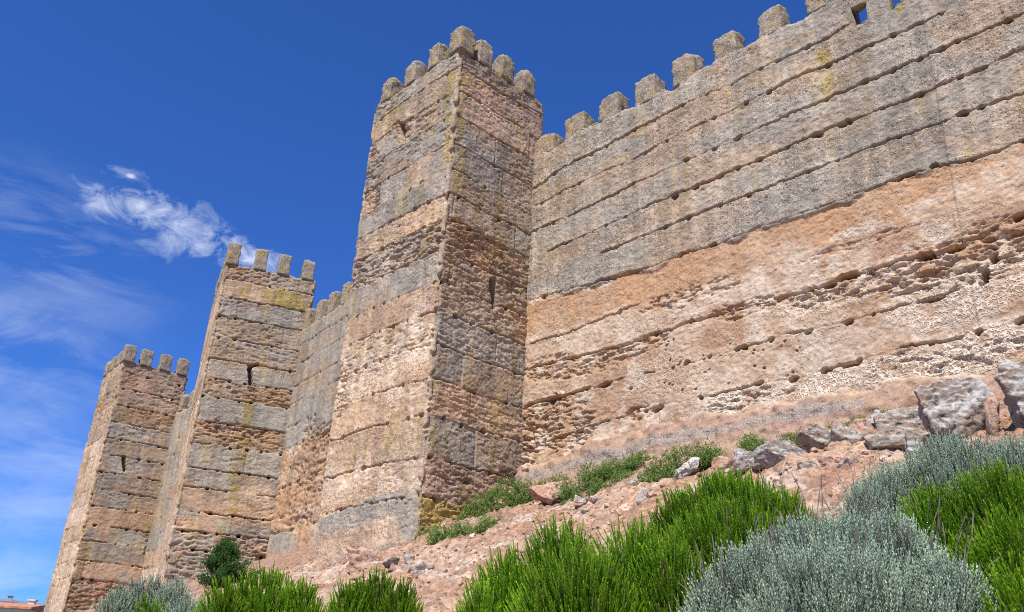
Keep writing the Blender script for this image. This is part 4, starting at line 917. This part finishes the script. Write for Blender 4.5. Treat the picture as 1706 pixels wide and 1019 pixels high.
# ------------------------------------------------------------------ town roofs at the far lower left
def boxv(c, sx, sy, z0, z1, az):
    f = dirv(az); r = np.array([f[1], -f[0]]); V = []
    for z in (z0, z1):
        for a, b in ((-1, -1), (1, -1), (1, 1), (-1, 1)): V.append([c[0]+r[0]*a*sx/2+f[0]*b*sy/2, c[1]+r[1]*a*sx/2+f[1]*b*sy/2, z])
    F = [[0, 3, 2, 1], [4, 5, 6, 7], [0, 1, 5, 4], [1, 2, 6, 5], [2, 3, 7, 6], [3, 0, 4, 7]]
    return np.array(V), np.array(F)
def house(label, x, yeave, yridge, dist, wid, dep, rot, mw, mr, windows=(), chim=None, terrace=False):
    pe = at(x, yeave, dist); c = pe[:2]; ze = pe[2]; zr = at(x, yridge, dist)[2]; az = math.degrees(math.atan2(c[0], c[1]))+rot
    g0 = float(gz(*c)); org = np.array([c[0], c[1], g0]); root = thing('town_house', label, 'house', org, 'town houses beyond the castle')
    f = dirv(az); r = np.array([f[1], -f[0]])
    V, F = boxv(c, wid, dep, g0-1.5, ze, az); link('wall', mesh('wall', V-org, [F], mw, False), root)
    P = lambda a, b, z: [c[0]+r[0]*a+f[0]*b, c[1]+r[1]*a+f[1]*b, z]
    w2, d2, ov, th = wid/2+.35, dep/2+.35, .0, .16
    rv = [P(-w2, -d2, ze+.01), P(w2, -d2, ze+.01), P(w2, d2, ze+.01), P(-w2, d2, ze+.01), P(-w2, 0, zr), P(w2, 0, zr),
          P(-w2, -d2, ze+.01+th), P(w2, -d2, ze+.01+th), P(w2, d2, ze+.01+th), P(-w2, d2, ze+.01+th), P(-w2, 0, zr+th), P(w2, 0, zr+th)]
    rf = [[6, 7, 11, 10], [10, 11, 8, 9], [0, 1, 7, 6], [2, 3, 9, 8], [0, 3, 2, 1]]
    me = mesh('roof', np.array(rv)-org, [np.array(rf), np.array([[0, 6, 10, 9, 3], [1, 2, 8, 11, 7]])], mr, False); ro = link('roof', me, root)
    if chim:
        V, F = boxv(c+r*chim[0]+f*chim[1], .5, .5, ze+.1, zr+chim[2], az); V2, F2 = boxv(c+r*chim[0]+f*chim[1], .7, .7, zr+chim[2]+.001, zr+chim[2]+.12, az)
        V, F = join([(V, F), (V2, F2)]); link('chimney', mesh('chimney', V-org, [F], mw, False), ro)
    for a, z, ww, hh in windows:
        V, F = boxv(c+r*a-f*(dep/2-.02), ww, .12, ze-z-hh, ze-z, az); w_ = link('window', mesh('window', V-org, [F], M_GLASS, False), root)
        V, F = boxv(c+r*a-f*(dep/2+.03), ww+.24, .18, ze-z-hh-.12, ze-z-hh-.005, az); s_ = link('sill', mesh('sill', V-org, [F], M_RENDER, False), w_)
house('low house with a terracotta tiled gable roof beside the far tower', 16, 1017, 1007, 95., 5.2, 5.4, 22, M_RENDER, M_TILE, ((-1.2, .6, .7, 1.0), (1.2, .6, .7, 1.0)), (1.6, .4, .45))
house('house with a dark grey roof, nearest to the far tower in the corner', 57, 1013, 1006.5, 112., 3.0, 4.5, -10, M_GREYWALL, M_DARKROOF, ((0., .5, .7, 1.),))
house('tall pale house with roof-top boxes behind the tiled roof at the left edge', 4, 1006, 1000, 130., 3.6, 5., 5, M_GREYWALL, M_DARKROOF, ((-.9, .3, .8, 1.1), (.9, .3, .8, 1.1)), (.7, -.5, .5))

# ------------------------------------------------------------------ sun and sky
sun_d = bpy.data.lights.new('sun', 'SUN'); sun = bpy.data.objects.new('sun', sun_d); COL.objects.link(sun)
sun_d.energy = 5.0; sun_d.angle = R_(.53); sun_d.color = (1., .94, .84)
sv = Vector((*(dirv(SUNAZ)*math.cos(R_(SUNEL))), math.sin(R_(SUNEL)))); sun.rotation_euler = sv.to_track_quat('Z', 'Y').to_euler(); sun.location = (-20, -20, 40)
w = bpy.data.worlds.new('World'); scene.world = w; w.use_nodes = True; nt = w.node_tree; nt.nodes.clear()
class WT(NT):
    def __init__(s, t): s.t = t
T = WT(nt)
sky = T.n('ShaderNodeTexSky', sky_type='NISHITA'); sky.sun_disc = False; sky.sun_elevation = R_(SUNEL); sky.sun_rotation = R_(SUNAZ % 360)
sky.altitude = 900; sky.air_density = 1.0; sky.dust_density = .35; sky.ozone_density = 3.0
skyc = T.mix(1.0, sky.outputs[0], (.36, .73, 1.44, 1), 'MULTIPLY')
# clouds: a plane coordinate on the sky around the direction of the cloud bank
dv = T.n('ShaderNodeTexCoord').outputs['Generated']
def rel(px, py):
    d = ray(px, py); return d/np.linalg.norm(d)
c0 = rel(300, 560); e1 = np.cross(c0, [0, 0, 1.]); e1 /= np.linalg.norm(e1); e2 = np.cross(e1, c0)
def dot(v): return T.n('ShaderNodeVectorMath', {0: dv, 1: tuple(v)}, operation='DOT_PRODUCT').outputs['Value']
dz_ = T.math('MAXIMUM', dot(c0), .05)
uu_ = T.math('DIVIDE', dot(e1), dz_); vv_ = T.math('DIVIDE', dot(e2), dz_)
def uvof(px, py):
    r = rel(px, py); return r@e1/(r@c0), r@e2/(r@c0)
uv = T.n('ShaderNodeCombineXYZ', {0: uu_, 1: vv_, 2: 0.0}).outputs[0]
def patch(px, py, rx, ry, rot):
    u0, v0 = uvof(px, py); m = T.n('ShaderNodeMapping', {0: uv, 'Location': (0, 0, 0)}, vector_type='POINT')
    sub = T.n('ShaderNodeVectorMath', {0: uv, 1: (u0, v0, 0)}, operation='SUBTRACT').outputs[0]
    mp = T.n('ShaderNodeMapping', {0: sub, 'Rotation': (0, 0, R_(rot)), 'Scale': (1, 1, 1)}).outputs[0]
    sc = T.n('ShaderNodeVectorMath', {0: mp, 1: (1480/rx, 1480/ry, 0)}, operation='MULTIPLY').outputs[0]
    ln = T.n('ShaderNodeVectorMath', {0: sc}, operation='LENGTH').outputs['Value']
    return T.ramp(ln, [(0., 1.), (1., 0.)], 'EASE')
def streak(rot, sx, sy, det=8., rough=.62, dist=.6, seed=0.):
    mp = T.n('ShaderNodeMapping', {0: uv, 'Rotation': (0, 0, R_(rot)), 'Scale': (sx, sy, 1), 'Location': (seed, seed*.7, seed)}).outputs[0]
    return T.n('ShaderNodeTexNoise', {'Vector': mp, 'Scale': 1.0, 'Detail': det, 'Roughness': rough, 'Distortion': dist}).outputs[0]
puff = streak(20, 30, 40, 10, .66, .7, 3.3)
puffm = T.math('MAXIMUM', T.math('MAXIMUM', patch(290, 375, 230, 85, 20), patch(178, 335, 75, 55, 0)), T.math('MAXIMUM', patch(420, 425, 150, 60, 20), T.math('MAXIMUM', patch(218, 293, 16, 9, 0), patch(247, 321, 18, 10, 0))))
cl1 = T.math('MULTIPLY', T.ramp(T.math('ADD', puff, T.math('MULTIPLY', T.math('SUBTRACT', puffm, 1.), .34)), [(.33, 0.), (.66, 1.)]), T.math('POWER', puffm, .5))
cir = streak(-14, 4.2, 10, 10, .64, .6, 9.1)
cirm = T.math('MAXIMUM', T.math('MAXIMUM', patch(40, 620, 240, 150, 0), patch(60, 560, 180, 70, 10)), T.math('MULTIPLY', T.math('MAXIMUM', patch(60, 860, 260, 60, -8), patch(30, 960, 260, 90, 0)), .9))
cl2 = T.math('MULTIPLY', T.ramp(cir, [(.36, 0.), (.76, 1.)]), cirm)
cir3 = streak(18, 6, 20, 10, .64, .5, 21.)
cl3 = T.math('MULTIPLY', T.ramp(cir3, [(.45, 0.), (.70, .5)]), T.math('MAXIMUM', patch(80, 420, 260, 160, 20), patch(100, 760, 300, 120, -10)))
cl = T.math('MINIMUM', T.math('ADD', T.math('MULTIPLY', cl1, .75), T.math('ADD', T.math('MULTIPLY', cl2, .72), T.math('MULTIPLY', cl3, .6))), .92)
skyc = T.mix(cl, skyc, (7.6, 8.3, 9.4, 1))
bg = T.n('ShaderNodeBackground', {0: skyc, 1: .092})
ow = nt.nodes.new('ShaderNodeOutputWorld'); nt.links.new(bg.outputs[0], ow.inputs[0])

scene.view_settings.view_transform = 'Standard'; scene.view_settings.look = 'None'; scene.view_settings.gamma = 1; scene.view_settings.exposure = 0.36
scene.cycles.max_bounces = 6; scene.cycles.filter_width = 1.05; scene.cycles.use_denoising = False
